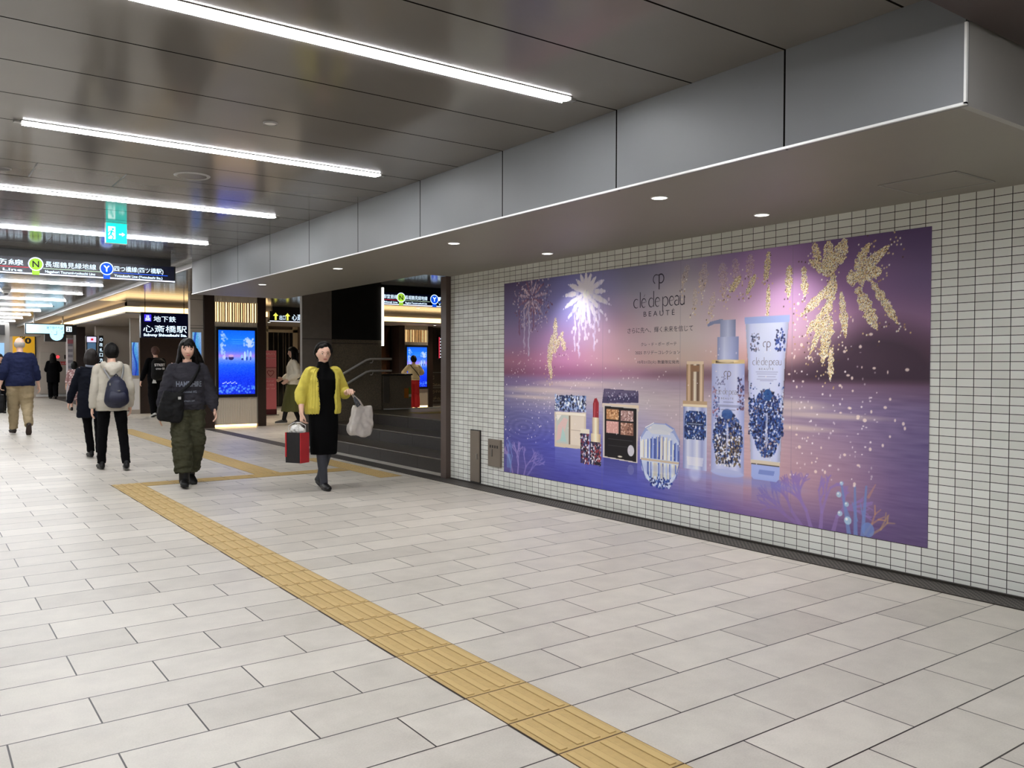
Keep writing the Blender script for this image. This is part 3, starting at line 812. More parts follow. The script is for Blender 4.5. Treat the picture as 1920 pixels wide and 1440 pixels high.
    rect(1.27, 1.40, .50, .545, (232, 222, 204))
    vgrad(1.41, 1.565, .215, .43, [(36, 30, 50), (90, 60, 80), (44, 34, 56), (170, 160, 180)]); speck(1.415, 1.56, .22, .43, [(230, 230, 236), (34, 40, 80), (150, 50, 60), (20, 18, 36)], 170, .010)
    vgrad(1.42, 1.555, .43, .51, [(206, 186, 150), (250, 238, 210), (190, 164, 126)]); vgrad(1.44, 1.535, .51, .66, [(196, 172, 140), (252, 240, 214), (180, 152, 116)])
    poly([(1.447, .66), (1.53, .66), (1.53, .80), (1.50, .845), (1.47, .84), (1.447, .79)], (156, 36, 50)); line((1.47, .67), (1.475, .80), .006, .004, (216, 110, 112), .8)
    # eye palette
    reflect(1.60, 2.04, .30, .2, (40, 44, 110), .5)
    poly([(1.575, .80), (2.055, .82), (2.05, .925), (1.60, .935)], (66, 58, 96)); poly([(1.60, .86), (2.04, .88), (2.04, .92), (1.61, .93)], (104, 92, 124), .8); speck(1.62, 2.03, .83, .91, [(180, 180, 206), (40, 40, 80)], 60, .006)
    poly([(1.575, .765), (2.055, .745), (2.055, .80), (1.575, .80)], (226, 208, 184))
    poly([(1.59, .30), (2.045, .285), (2.05, .77), (1.59, .79)], (206, 196, 190)); poly([(1.61, .31), (2.03, .295), (2.03, .765), (1.61, .775)], (20, 16, 22))
    rect(1.635, 1.80, .655, .75, (196, 140, 92)); rect(1.825, 1.99, .65, .745, (176, 136, 130)); rect(1.635, 1.80, .53, .64, (214, 158, 150)); rect(1.825, 1.99, .525, .635, (164, 116, 96))
    speck(1.64, 1.80, .66, .75, [(240, 206, 160), (150, 96, 60)], 60, .006); speck(1.83, 1.985, .655, .74, [(236, 216, 214), (120, 80, 80)], 70, .006); speck(1.64, 1.79, .535, .635, [(236, 196, 190)], 30, .005); speck(1.83, 1.985, .53, .63, [(226, 190, 170), (110, 70, 60)], 60, .006)
    rect(1.66, 1.98, .475, .478, (90, 84, 90)); rect(1.66, 1.98, .415, .418, (90, 84, 90)); ell(1.96, .39, .042, .05, (206, 204, 214)); ell(1.96, .22, .042, .045, (120, 122, 180), .6); ell(1.82, .325, .03, .008, (220, 210, 190))
    # faceted glass jar
    poly([(2.08, .33), (2.08, .52), (2.14, .61), (2.24, .655), (2.38, .655), (2.48, .615), (2.54, .53), (2.54, .33), (2.50, .20), (2.42, .12), (2.34, .10), (2.24, .115), (2.14, .17)], (150, 166, 216))
    poly([(2.085, .335), (2.085, .50), (2.15, .58), (2.31, .60), (2.47, .58), (2.535, .50), (2.535, .335)], (200, 210, 236)); poly([(2.085, .325), (2.10, .24), (2.17, .155), (2.31, .12), (2.45, .155), (2.52, .24), (2.535, .325)], (206, 216, 240)); poly([(2.20, .16), (2.31, .115), (2.42, .16), (2.46, .22), (2.16, .22)], (60, 96, 186), .8)
    for k in range(34):
        x = 2.092 + .0131 * k; hw = rng.uniform(.005, .011); h1 = .56 - abs(x - 2.31) * .35 + rng.uniform(-.03, .02)
        c_ = [(240, 238, 226), (60, 78, 170), (176, 192, 232), (216, 206, 186), (96, 122, 204), (252, 252, 250), (40, 60, 150)][(k * 5 + k // 3) % 7]
        poly([(x - hw, .345), (x + hw, .345), (x + hw * .8, h1), (x - hw * .8, h1)], c_, .85)
        h0 = .16 + abs(x - 2.31) ** 2 * 2.2
        c_ = [(236, 236, 224), (84, 110, 190), (200, 212, 236), (60, 80, 160), (222, 212, 190)][rng.integers(5)]
        poly([(x - hw * .8, h0), (x + hw * .8, h0), (x + hw, .315), (x - hw, .315)], c_, .85)
    poly([(2.15, .60), (2.24, .645), (2.38, .645), (2.47, .605), (2.40, .56), (2.22, .56)], (214, 216, 224), .9); rect(2.085, 2.54, .322, .34, (206, 186, 160)); line((2.14, .165), (2.085, .325), .004, .004, (70, 90, 170)); line((2.50, .20), (2.54, .33), .004, .004, (70, 90, 170)); line((2.14, .61), (2.24, .655), .004, .004, (246, 246, 252)); line((2.38, .655), (2.48, .615), .004, .004, (120, 140, 210)); speck(2.18, 2.46, .10, .19, [(40, 66, 160), (210, 222, 244), (24, 40, 110)], 120, .010, 'ell')
    line((2.08, .33), (2.08, .52), .004, .004, (244, 246, 252)); line((2.54, .33), (2.54, .52), .004, .004, (80, 96, 170))
    # serum bottle
    reflect(2.60, 2.83, .31, .25, (170, 170, 220), .45)
    vgrad(2.61, 2.80, .85, 1.165, [(150, 112, 80), (226, 196, 160), (120, 84, 58), (250, 240, 220), (90, 62, 46), (236, 212, 180), (150, 116, 88)]); rect(2.615, 2.795, 1.16, 1.185, (230, 208, 180)); rect(2.66, 2.75, 1.10, 1.15, (150, 110, 80))
    rect(2.575, 2.835, .83, .86, (196, 164, 128)); rect(2.575, 2.835, .812, .832, (244, 226, 196))
    vgrad(2.58, 2.835, .30, .81, [(120, 132, 190), (216, 220, 240), (180, 188, 226), (224, 226, 242), (150, 158, 210), (206, 212, 238)])
    poly([(2.59, .57), (2.60, .75), (2.65, .78), (2.77, .78), (2.825, .75), (2.825, .57), (2.78, .545), (2.64, .545)], (34, 66, 124)); speck(2.60, 2.82, .55, .77, navy, 380, .008)
    rect(2.62, 2.80, .66, .685, (20, 28, 60), .8); rect(2.63, 2.79, .668, .676, (170, 184, 210), .8)
    poly([(2.63, .33), (2.79, .33), (2.80, .40), (2.62, .40)], (236, 234, 244), .6); ell(2.71, .27, .06, .06, (226, 232, 250), .6, soft=.6)
    # pump bottle
    reflect(2.89, 3.20, .30, .25, (150, 156, 216), .5)
    poly([(2.83, 1.475), (2.86, 1.50), (2.95, 1.515), (2.99, 1.515), (2.99, 1.48), (2.90, 1.48), (2.84, 1.462)], (140, 148, 190)); vgrad(2.965, 3.115, 1.37, 1.51, [(150, 158, 200), (196, 202, 232), (128, 136, 182)])
    vgrad(2.935, 3.145, 1.185, 1.375, [(140, 148, 196), (204, 210, 238), (170, 178, 220), (130, 138, 188)]); rect(2.88, 3.205, 1.165, 1.195, (214, 186, 130)); rect(2.92, 3.10, 1.172, 1.188, (70, 54, 44)); ell(3.04, 1.185, .10, .012, (240, 222, 180), .9)
    vgrad(2.88, 3.205, .30, 1.165, [(160, 168, 216), (200, 206, 238), (186, 192, 232), (206, 210, 240), (150, 160, 214)]); ell(3.0425, .305, .162, .030, (178, 186, 228))
    ell(3.045, .57, .125, .19, (52, 66, 128), .85, soft=.3); speck(2.90, 3.19, .38, .78, navy + [(140, 120, 110)], 1500, .009, 'ell'); speck(2.92, 3.17, .36, .60, [(28, 34, 70), (120, 100, 80), (226, 226, 236)], 360, .008); ell(3.04, .77, .055, .04, (52, 90, 160), .9)
    poly([(3.035, .70), (3.05, .70), (3.055, .62), (3.05, .52), (3.035, .46), (3.035, .55)], (206, 208, 236), .75)
    speck(2.895, 2.96, .72, .98, [(120, 130, 190), (170, 110, 130), (70, 84, 150)], 60, .007); speck(3.14, 3.20, .8, 1.06, [(60, 60, 110), (120, 80, 100)], 60, .007); speck(2.92, 3.02, 1.0, 1.06, [(120, 120, 170)], 20, .006)
    for k, (t_, w_) in enumerate(((.86, .05), (.835, .13), (.825, .14), (.80, .07))): rect(3.05 - w_, 3.05 + w_, t_, t_ + .006, (120, 124, 168), .8)
    # tube
    reflect(3.28, 3.54, .30, .24, (110, 116, 196), .6)
    poly([(3.27, .42), (3.535, .42), (3.57, 1.20), (3.605, 1.52), (3.205, 1.52), (3.235, 1.20)], (196, 202, 238))
    w_ = win(3.2, 3.61, .42, 1.52); s, t = S[w_], T[w_]; f_ = (t - .42) / 1.1; lo = 3.27 - .06 * f_; hi = 3.535 + .07 * f_; u = (s - lo) / (hi - lo); m_ = ((u > 0) & (u < 1) & (t > .42) & (t < 1.5))
    sh = 1.0 + .05 * np.sin(np.clip(u, 0, 1) * 3.1) - .14 * np.exp(-(u / .08) ** 2) - .16 * np.exp(-((1 - u) / .10) ** 2); img[w_] = np.where(m_[..., None], img[w_] * sh[..., None], img[w_])
    poly([(3.205, 1.47), (3.605, 1.47), (3.61, 1.522), (3.20, 1.522)], (158, 174, 228))
    ell(3.41, .72, .115, .22, (56, 80, 150), .8, soft=.3); speck(3.28, 3.54, .46, .97, navy + [(60, 96, 170), (150, 120, 116)], 1700, .009, 'ell'); speck(3.25, 3.56, .62, .90, navy, 460, .008); ell(3.42, .93, .04, .045, (36, 82, 150), .9)
    poly([(3.41, .80), (3.425, .80), (3.42, .66), (3.43, .58), (3.41, .52), (3.40, .62)], (208, 212, 238), .7)
    speck(3.26, 3.34, 1.26, 1.40, [(60, 70, 110), (110, 100, 120)], 46, .006); speck(3.48, 3.57, 1.26, 1.42, [(50, 74, 160), (36, 40, 80)], 60, .007); speck(3.26, 3.56, .88, 1.02, navy, 60, .005)
    for t_, w_ in ((1.10, .10), (1.085, .09), (1.065, .08), (1.045, .09), (1.035, .06)): rect(3.41 - w_, 3.41 + w_, t_, t_ + .005, (140, 140, 176), .7)
    rect(3.27, 3.535, .405, .435, (214, 200, 180)); rect(3.275, 3.53, .395, .408, (70, 54, 50)); poly([(3.275, .31), (3.30, .285), (3.50, .285), (3.53, .31), (3.535, .40), (3.275, .40)], (160, 176, 232)); poly([(3.34, .33), (3.48, .33), (3.49, .365), (3.35, .365)], (120, 138, 210))
    for cs, rs in ((3.05, .26), (3.41, .28), (2.7, .2), (2.32, .28)): ell(cs, .26, rs, .035, (120, 140, 220), .25, soft=1.0)
    # sparkles
    for k in range(620):
        x, y = rng.uniform(0, 4.3), rng.uniform(.35, 1.3)
        if (.86 < x < 2.06 and y < .93) or (2.05 < x < 3.62): 
            if rng.random() < .75: continue
        ell(x, y, rng.uniform(.003, .008), rng.uniform(.003, .009), (244, 232, 236), rng.uniform(.4, 1))
    for k in range(60):
        x, y = rng.uniform(3.6, 4.5), rng.uniform(.3, 1.6); ell(x, y, .012 * rng.uniform(.4, 1.2), .013 * rng.uniform(.5, 1), (246, 226, 214), .8)
    for x in (1.58, 2.54, 3.63):
        rect(x - .002, x + .002, 0, PH, (120, 110, 130), .45)
    img[:] = np.clip(img, 0, 1)
    g_ = img.mean(-1, keepdims=True); img[:] = np.clip((g_ + (img - g_) * .92) * 1.07, 0, 1)
    return img
poster = empty('wall_poster', (XW, 7.393, .203))
pimg = build_poster_image()
b = MB(); b.box(-.0032, -.0005, -PW, 0, 0, PH); b.build('backing_film', mat('poster_film', (120, 100, 140), rough=.4), poster)
picture_mesh('printed_picture', pimg, (-.0038, 0, 0), (0, -1, 0), (0, 0, 1), attr_mat('poster_print', rough=.38, spec=.35), poster, W=PW, H=PH)
tag(poster, 'large purple sunset cosmetics advertising poster on the white tiled wall', 'poster')
# brand lettering as drawn strokes of changing width (thin, high-contrast letters)
def ribbon(bm, pts, ws, O, U, V):
    O, U, V = Vector(O), Vector(U), Vector(V)
    L, Rr = [], []
    for i, p in enumerate(pts):
        a = pts[max(0, i - 1)]; c = pts[min(len(pts) - 1, i + 1)]
        dx, dy = c[0] - a[0], c[1] - a[1]; n = math.hypot(dx, dy) or 1
        nx, ny = -dy / n, dx / n; w_ = ws[i] if isinstance(ws, (list, tuple)) else ws
        L.append(bm.verts.new(O + U * (p[0] + nx * w_) + V * (p[1] + ny * w_))); Rr.append(bm.verts.new(O + U * (p[0] - nx * w_) + V * (p[1] - ny * w_)))
    for i in range(len(pts) - 1): bm.faces.new((L[i], L[i + 1], Rr[i + 1], Rr[i]))
def arc(cx, cy, rx, ry, a0, a1, n=14): return [(cx + rx * math.cos(R(a0 + (a1 - a0) * k / n)), cy + ry * math.sin(R(a0 + (a1 - a0) * k / n))) for k in range(n + 1)]
def brand_letters(bm, u0, v0, k, O, U, V):
    """the wordmark with x-height 1, scaled by k"""
    th, tn = .066, .024
    def st_(pts, w_=None):
        n = len(pts)
        if w_ is None: w_ = [tn + (th - tn) * abs(math.sin(math.pi * i / (n - 1))) for i in range(n)]
        elif not isinstance(w_, list): w_ = [w_] * n
        ribbon(bm, [(u0 + x * k, v0 + y * k) for x, y in pts], [q * k for q in w_], O, U, V)
    x = .45
    st_(arc(x, .5, .42, .5, 50, 310)); x += .62                       # c
    st_([(x, 0), (x, 1.75)], th * .9); x += .22                       # l
    st_([(x + .02, .52), (x + .62, .58)], tn); st_(arc(x + .36, .5, .36, .5, 8, 310)); st_([(x + .35, 1.2), (x + .55, 1.45)], tn); x += 1.15   # e acute
    st_(arc(x + .36, .5, .38, .5, 40, 320)); st_([(x + .74, 0), (x + .74, 1.75)], th * .9); x += .98        # d
    st_([(x + .02, .52), (x + .62, .58)], tn); st_(arc(x + .36, .5, .36, .5, 8, 310)); x += 1.15     # e
    st_([(x, -.62), (x, 1.02)], th * .9); st_(arc(x + .38, .5, .40, .5, 150, -150)); x += 1.0         # p
    st_([(x, .50), (x + .55, .60)], tn); st_(arc(x + .32, .5, .34, .5, 8, 310)); x += .78              # e
    st_(arc(x + .28, .74, .28, .27, 160, 0), None); st_([(x + .56, .76), (x + .56, 0)], th * .8); st_(arc(x + .28, .27, .30, .27, 60, 330)); x += .76   # a
    st_([(x, 1.0), (x, .35)], th * .8); st_(arc(x + .3, .35, .3, .35, 180, 360)); st_([(x + .6, 0), (x + .6, 1.0)], th * .8); x += .75
    return x
O_, U_, V_ = (-.0046, 0, 0), (0, -1, 0), (0, 0, 1)
bm = bmesh.new()
brand_letters(bm, 1.985, 1.655, .0775, O_, U_, V_)
# monogram
ribbon(bm, [(2.295, 1.80), (2.295, 1.925)], .006, O_, U_, V_); ribbon(bm, [(2.255 + x, y) for x, y in arc(.005, 1.89, .035, .038, 60, 250)], .004, O_, U_, V_)
ribbon(bm, arc(2.315, 1.892, .035, .038, 140, -130), .005, O_, U_, V_); ribbon(bm, [(2.28, 1.925), (2.325, 1.925)], .003, O_, U_, V_)
me = bpy.data.meshes.new('brand_lettering'); bm.to_mesh(me); bm.free(); M_ink = mat('dark_print_ink', (44, 34, 54), rough=.5); me.materials.append(M_ink); link('brand_lettering', me, poster)
sp_ = ' '.join('BEAUTÉ')
letters([(sp_, 2.11, 1.575, .055, .365, 'LEFT', 0.0), ('さらに先へ、輝く未来を信じて', 1.91, 1.438, .045, .77, 'LEFT', 0.0), ('クレ・ド・ポー ボーテ', 2.08, 1.32, .030, .42, 'LEFT', 0.0),
         ('2025 ホリデーコレクション', 2.01, 1.248, .030, .53, 'LEFT', 0.0), ('10月21日(火) 数量限定発売', 2.04, 1.168, .026, .49, 'LEFT', 0.01)], 'printed_text', M_ink, poster, (O_, U_, V_))
bm = bmesh.new(); brand_letters(bm, 3.28, 1.155, .0335, (-.0046, 0, 0), U_, V_); brand_letters(bm, 2.925, .925, .029, (-.0046, 0, 0), U_, V_)
for cx, cy, k in ((3.41, 1.26, .55), (3.04, 1.04, .5)):
    ribbon(bm, [(cx, cy), (cx, cy + .11 * k)], .004, O_, U_, V_); ribbon(bm, arc(cx - .016, cy + .09 * k, .018, .02, 60, 250), .003, O_, U_, V_); ribbon(bm, arc(cx + .014, cy + .09 * k, .018, .02, 140, -130), .003, O_, U_, V_)
me = bpy.data.meshes.new('product_lettering'); bm.to_mesh(me); bm.free(); me.materials.append(mat('grey_print_ink', (120, 112, 136), rough=.5)); link('product_lettering', me, poster)
letters([(sp_, 3.34, 1.118, .018, .13, 'LEFT', 0), (sp_, 2.98, .885, .018, .12, 'LEFT', 0)], 'product_subtext', mat('grey_print_ink'), poster, (O_, U_, V_))

# ------------------------------------------------------------------ hanging signs
E_white = mat('sign_lit_white', (220, 240, 255), emit=(214, 238, 255), estr=1.5)
E_navy = mat('sign_navy_panel', (8, 12, 38), rough=.25, emit=(10, 16, 50), estr=.15)
E_line = mat('sign_lit_edge', (230, 235, 255), emit=(225, 232, 255), estr=1.2)
E_green = mat('line_green', (150, 200, 60), emit=(166, 214, 70), estr=.9)
E_blue = mat('line_blue', (10, 80, 220), emit=(14, 84, 226), estr=.9)
E_red = mat('line_red', (200, 40, 60), emit=(206, 50, 70), estr=.8)
E_dk = mat('sign_dark_letter', (12, 20, 30), rough=.4)
E_lg = mat('line_pale_green', (190, 220, 190), emit=(196, 224, 196), estr=.7)
def line_sign(cx, y, x0, x1, zb, zt, label, sections, zhouse=ZC):
    """hanging sign facing the viewer; sections = [(kind, badge x, letter, text x0, text x1, jp, en)]"""
    t = empty('hanging_sign', (cx, y, zb))
    ox = cx
    b = MB(); b.box(x0 - ox, x1 - ox, .003, .16, 0, zt - zb); b.build('sign_box', M_black, t)
    b = MB(); b.box(x0 - ox, x1 - .06 - ox, .02, .14, zt - zb, zhouse - zb - .001); b.build('ceiling_mount', M_black, t)
    b = MB(); b.box(x0 - ox + .0, x1 - ox - .02, 0, .003, .022, zt - zb - .01); b.build('face_panel', E_navy, t)
    b = MB(); b.box(x0 - ox, x1 - ox - .01, -.002, .003, .0, .018); b.build('lit_edge', E_line, t)
    h = zt - zb
    for kind, bx, let, tx0, tx1, jp, en in sections:
        M_ = {'g': E_green, 'b': E_blue, 'r': E_red}[kind]; L_ = {'g': E_lg, 'b': E_blue, 'r': E_red}[kind]
        if bx is not None:
            b = MB(); b.cyl((bx - ox, -.004, h * .60), (bx - ox, 0.001, h * .60), h * .34, n=24); b.box(bx - ox - h * .19, bx - ox + h * .19, -.004, 0.001, -.005, h * .40)
            bd = b.build('line_badge', M_, t)
            b = MB(); n_ = 24
            for i in range(n_):
                a0, a1 = 2 * math.pi * i / n_, 2 * math.pi * (i + 1) / n_
                b.quad(*[(bx - ox + q * math.cos(a), -.0045, h * .60 + q * math.sin(a)) for q, a in ((h * .34, a0), (h * .34, a1), (h * .39, a1), (h * .39, a0))])
            b.build('badge_ring', E_white, t)
            letters([(let, 0, 0, h * .36, None, 'CENTER', .02)], 'badge_letter', E_dk if kind == 'g' else E_white, t, ((bx - ox, -.0055, h * .42), (1, 0, 0), (0, 0, 1)))
        letters([(jp, tx0 - ox, h * .50, h * .30, tx1 - tx0, 'LEFT', .02), (en, tx0 - ox, h * .14, h * .14, (tx1 - tx0) * .98, 'LEFT', .015)], 'sign_lettering', E_white, t, ((0, -.004, 0), (1, 0, 0), (0, 0, 1)))
        b = MB(); b.box(tx0 - ox - .02, tx1 - ox + .06, -.003, 0, h * .36, h * .40); b.build('line_stripe', L_, t)
    return tag(t, label, 'sign')
line_sign(1.0, 12.79, -1.6, 3.16, 2.545, 2.775, 'long dark hanging sign with green N and blue Y subway line badges above the concourse',
    [('r', .35, 'M', .50, 1.24, '御堂筋線', 'Midosuji Line'), ('g', 1.381, 'N', 1.49, 2.11, '長堀鶴見緑地線', 'Nagahori Tsurumi-ryokuchi Line'), ('b', 2.243, 'Y', 2.34, 2.99, '四つ橋線(四ツ橋駅)', 'Yotsubashi Line (Yotsubashi Sta.)')])
line_sign(8.2, 14.36, 7.19, 10.2, 2.505, 2.745, 'dark hanging sign with small line badges seen through the stair opening',
    [('r', 7.23, 'M', 7.30, 7.62, '御堂筋線', 'Midosuji Line'), ('g', 7.69, 'N', 7.78, 8.27, '長堀鶴見緑地線', 'Nagahori Tsurumi-ryokuchi Line'), ('b', 8.43, 'Y', 8.52, 9.1, 'Fresh', 'Yotsubashi Line')])
E_yel = mat('sign_lit_yellow', (225, 225, 90), emit=(226, 226, 96), estr=1.0)
t = empty('hanging_sign', (8.6, 21.4, 2.48)); b = MB(); b.box(-.98, 1.2, .003, .15, 0, .27); b.build('sign_box', M_black, t)
b = MB(); b.box(-.9, 1.1, .03, .12, .27, ZC - 2.48 - .001); b.build('ceiling_mount', M_black, t)
b = MB(); b.box(-.98, 1.2, -.002, .003, 0, .02); b.build('lit_edge', E_line, t)
b = MB()
for cx in (-.82, -.50): b.box(cx - .025, cx + .025, -.003, .002, .04, .16); b.prism([(cx - .07, .15), (cx + .07, .15), (cx, .23)], 'y', -.003, .002)
b.build('arrows', E_yel, t)
letters([('出口', -.72, .06, .11, .16, 'LEFT', .02), ('心斎橋', -.38, .06, .15, .42, 'LEFT', .02), ('Exit', .1, .06, .12, .3, 'LEFT', .02)], 'sign_lettering', E_white, t, ((0, -.004, 0), (1, 0, 0), (0, 0, 1)))
tag(t, 'small dark hanging sign with yellow arrows between the display column and the stone pier', 'sign')

# emergency exit sign
E_exg = mat('exit_green', (0, 190, 175), emit=(0, 196, 184), estr=1.35)
t = empty('exit_sign', (1.83, 9.86, 2.655)); b = MB(); b.box(-.105, .105, .002, .07, 0, .219); b.build('case', M_trim, t)
b = MB(); b.box(-.103, .103, 0, .002, .002, .217); b.build('lit_panel', E_exg, t)
b = MB()
b.box(-.082, -.012, -.002, 0, .045, .178)                      # white doorway
b.build('door_symbol', mat('exit_white', (235, 255, 250), emit=(226, 255, 250), estr=1.4), t)
b = MB(); b.cyl((-.036, -.004, .150), (-.036, -.002, .150), .012, n=12)
for p, q, r in (((-.045, .135), (-.058, .095), .010), ((-.058, .095), (-.032, .070), .007), ((-.032, .070), (-.045, .035), .006), ((-.058, .095), (-.078, .070), .007), ((-.078, .070), (-.094, .072), .006), ((-.046, .132), (-.022, .112), .006), ((-.046, .132), (-.072, .122), .006), ((-.072, .122), (-.082, .104), .005)):
    b.tube([(p[0], -.003, p[1]), (q[0], -.003, q[1])], r, 6)
b.build('running_figure', E_exg, t)
b = MB(); b.box(.025, .062, -.002, 0, .093, .107); b.prism([(.055, .078), (.085, .10), (.055, .122), (.055, .112), (.07, .10), (.055, .088)], 'y', -.002, 0)
b.build('arrow', mat('exit_white'), t)
tag(t, 'green emergency exit sign with running figure and right arrow on the ceiling', 'sign')

# subway station sign standing in front of a dark wall
E_viol = mat('subway_logo_blue', (60, 40, 220), emit=(66, 48, 226), estr=1.1)
t = empty('station_sign', (5.54, 23.5, 2.07)); b = MB(); b.box(-.615, .615, .003, .18, -.01, .66); b.build('sign_box', M_black, t)
b = MB(); b.box(-.605, .605, 0, .003, 0, .65); b.build('face_panel', E_navy, t)
b = MB(); b.box(-.5, -.46, .06, .12, .66, ZC - 2.07 - .002); b.box(.46, .5, .06, .12, .66, ZC - 2.07 - .002)
# posts end at the lower ceiling over this spot
b.bm.free(); b = MB(); b.box(-.5, -.46, .06, .12, -2.07, -.01); b.box(.46, .5, .06, .12, -2.07, -.01); b.build('stand_legs', M_black, t)
b = MB(); b.box(-.53, -.36, -.003, 0, .42, .60); b.build('logo_panel', E_viol, t)
b = MB(); b.box(-.475, -.455, -.006, -.003, .47, .58); b.box(-.435, -.415, -.006, -.003, .47, .58); b.box(-.51, -.38, -.006, -.003, .445, .465); b.box(-.51, -.475, -.006, -.003, .49, .505); b.box(-.415, -.38, -.006, -.003, .49, .505); b.build('logo_mark', E_white, t)
letters([('地下鉄', -.30, .43, .14, .56, 'LEFT', .025), ('心斎橋駅', -.56, .155, .17, 1.10, 'LEFT', .025), ('Subway Shinsaibashi Sta.', -.55, .035, .07, 1.09, 'LEFT', .025)], 'sign_lettering', E_white, t, ((0, -.004, 0), (1, 0, 0), (0, 0, 1)))
tag(t, 'black subway station sign with white Japanese name and blue logo above the young woman', 'sign')
# ------------------------------------------------------------------ the display columns
def screen_image(nx=84, ny=150):
    rng = np.random.default_rng(3)
    u, v = np.meshgrid(np.linspace(0, 1, nx), np.linspace(0, 1, ny))
    pts = np.array([0, .25, .45, .56, .60, .68, .85, 1.0])
    C = np.array([(10, 40, 200), (6, 50, 225), (20, 84, 240), (110, 140, 235), (150, 120, 215), (60, 110, 240), (20, 110, 245), (10, 90, 235)], float) / 255
    img = np.stack([np.interp(v, pts, C[:, i]) for i in range(3)], -1)
    img += (rng.normal(size=(ny, nx)) * np.where(v < .5, .045, .02))[..., None]
    def blob(cx, cy, rx, ry, col, a, soft=.5):
        d = np.sqrt(((u - cx) / rx) ** 2 + ((v - cy) / ry) ** 2); m_ = np.clip((1 + soft - d) / soft, 0, 1)[..., None] * a
        img[:] = img * (1 - m_) + np.array(col) / 255. * m_
    for k in range(60):
        an = rng.uniform(0, 6.28); r = rng.uniform(0, .16); blob(.84 + math.cos(an) * r, .80 + math.sin(an) * r * .6, .02, .014, (170, 190, 240), .7)
    for k in range(50): blob(.06 + abs(rng.normal()) * .07, rng.uniform(.62, .98), .018, .012, (150, 180, 245), .7)
    for k in range(60): blob(rng.uniform(0, 1), rng.uniform(.02, .14), .02, .012, (90, 150, 245), .6)
    blob(.34, .565, .07, .03, (30, 30, 90), .9, .1); blob(.34, .60, .07, .02, (190, 150, 200), .9, .1); blob(.22, .56, .03, .02, (40, 60, 140), .8, .1); blob(.15, .58, .04, .03, (190, 200, 240), .7, .2)
    for cx, cy, rx, ry, c_ in ((.64, .58, .03, .04, (130, 180, 240)), (.72, .60, .028, .07, (170, 205, 245)), (.80, .61, .028, .085, (120, 170, 245)), (.88, .60, .03, .075, (160, 190, 245)), (.78, .56, .022, .03, (20, 50, 150)), (.88, .56, .022, .03, (20, 50, 150)), (.65, .55, .03, .015, (20, 40, 120))): blob(cx, cy, rx, ry, c_, .9, .15)
    for k, y in enumerate((.86, .82, .79)): blob(.55, y, .18, .004, (60, 150, 240), .8, .3)
    for k in range(10): blob(.12 + .04 * k, .17 + .01 * (k % 3), .016, .006, (220, 235, 255), .8, .3)
    return np.clip(img, 0, 1)
M_screen = attr_mat('lit_screen', emission=1.25, rough=.15)
M_rib = mat('ribbed_cream_panel', (212, 203, 188), rough=.45)
M_slat = mat('pale_wood_slat', (190, 165, 130), rough=.5, var=.1, vscale=10)
M_back = mat('slat_lamp', (255, 232, 190), emit=(255, 226, 170), estr=1.9)
M_post = mat('dark_brown_post', (44, 30, 24), rough=.4, var=.12, vscale=14)
def rib_panel(mb, x0, x1, y, z0, z1, pitch=.036):
    n = int((x1 - x0) / pitch); w_ = (x1 - x0) / n
    mb.box(x0, x1, y, y + .05, z0, z1)
    for k in range(n): mb.box(x0 + k * w_ + .004, x0 + (k + 1) * w_ - .010, y - .010, y + .001, z0, z1)
def make_display():
    t = empty('display_column', (5.725, 18.2, 0))
    b = MB(); b.box(-.665, .665, .06, 1.0, 0, ZC - .001); b.build('core', M_post, t)
    for x0, x1 in ((-.667, -.447), (.477, .667)):
        b = MB(); b.box(x0, x1, -.02, .059, 0, ZC - .002, bevel=.006); b.build('side_post', M_post, t)
    b = MB(); rib_panel(b, -.447, .477, .005, .075, .645); rib_panel(b, -.447, .477, .005, 2.165, 2.27); rib_panel(b, -.447, .477, .005, 2.69, 2.86); b.build('ribbed_panel', M_rib, t)
    b = MB(); b.box(-.435, .465, .045, .055, 2.272, 2.688); b.build('slat_lamp', M_back, t)
    b = MB()
    rng = random.Random(4); x = -.44
    while x < .45:
        w_ = rng.choice((.016, .026, .032)); b.box(x, x + w_, .0, .04, 2.272, 2.688); x += w_ + rng.choice((.018, .024, .034))
    b.build('slats', M_slat, t)
    b = MB(); b.box(-.447, -.430, -.03, .004, .075, 2.17); b.box(.460, .477, -.03, .004, .075, 2.17); b.build('metal_trim', M_steel, t)
    b = MB(); b.box(-.430, .460, -.055, .004, .648, 2.163, bevel=.008); fr = b.build('screen_frame', M_black, t)
    picture_mesh('screen', screen_image(), (-.378, -.0565, .715), (1, 0, 0), (0, 0, 1), M_screen, fr, W=.780, H=1.375)
    b = MB(); b.box(-.43, .46, .01, .05, .012, .06); b.build('base_lamp', mat('base_glow', (255, 220, 160), emit=(255, 214, 150), estr=5.0), t)
    b = MB(); b.box(-.447, .477, -.012, .05, .06, .075); b.build('base_lip', M_rib, t)
    return t
dc = make_display()
tag(dc, 'column with lit blue advertising screen and glowing slats between the two walking women', 'display', 'columns with advertising screens')
d2 = copy_tree(dc); d2.location = (13.12, 23.5, 0); d2.scale = (.92, .92, .92)
tag(d2, 'distant column with blue advertising screen that the person in red trousers faces', 'display', 'columns with advertising screens')

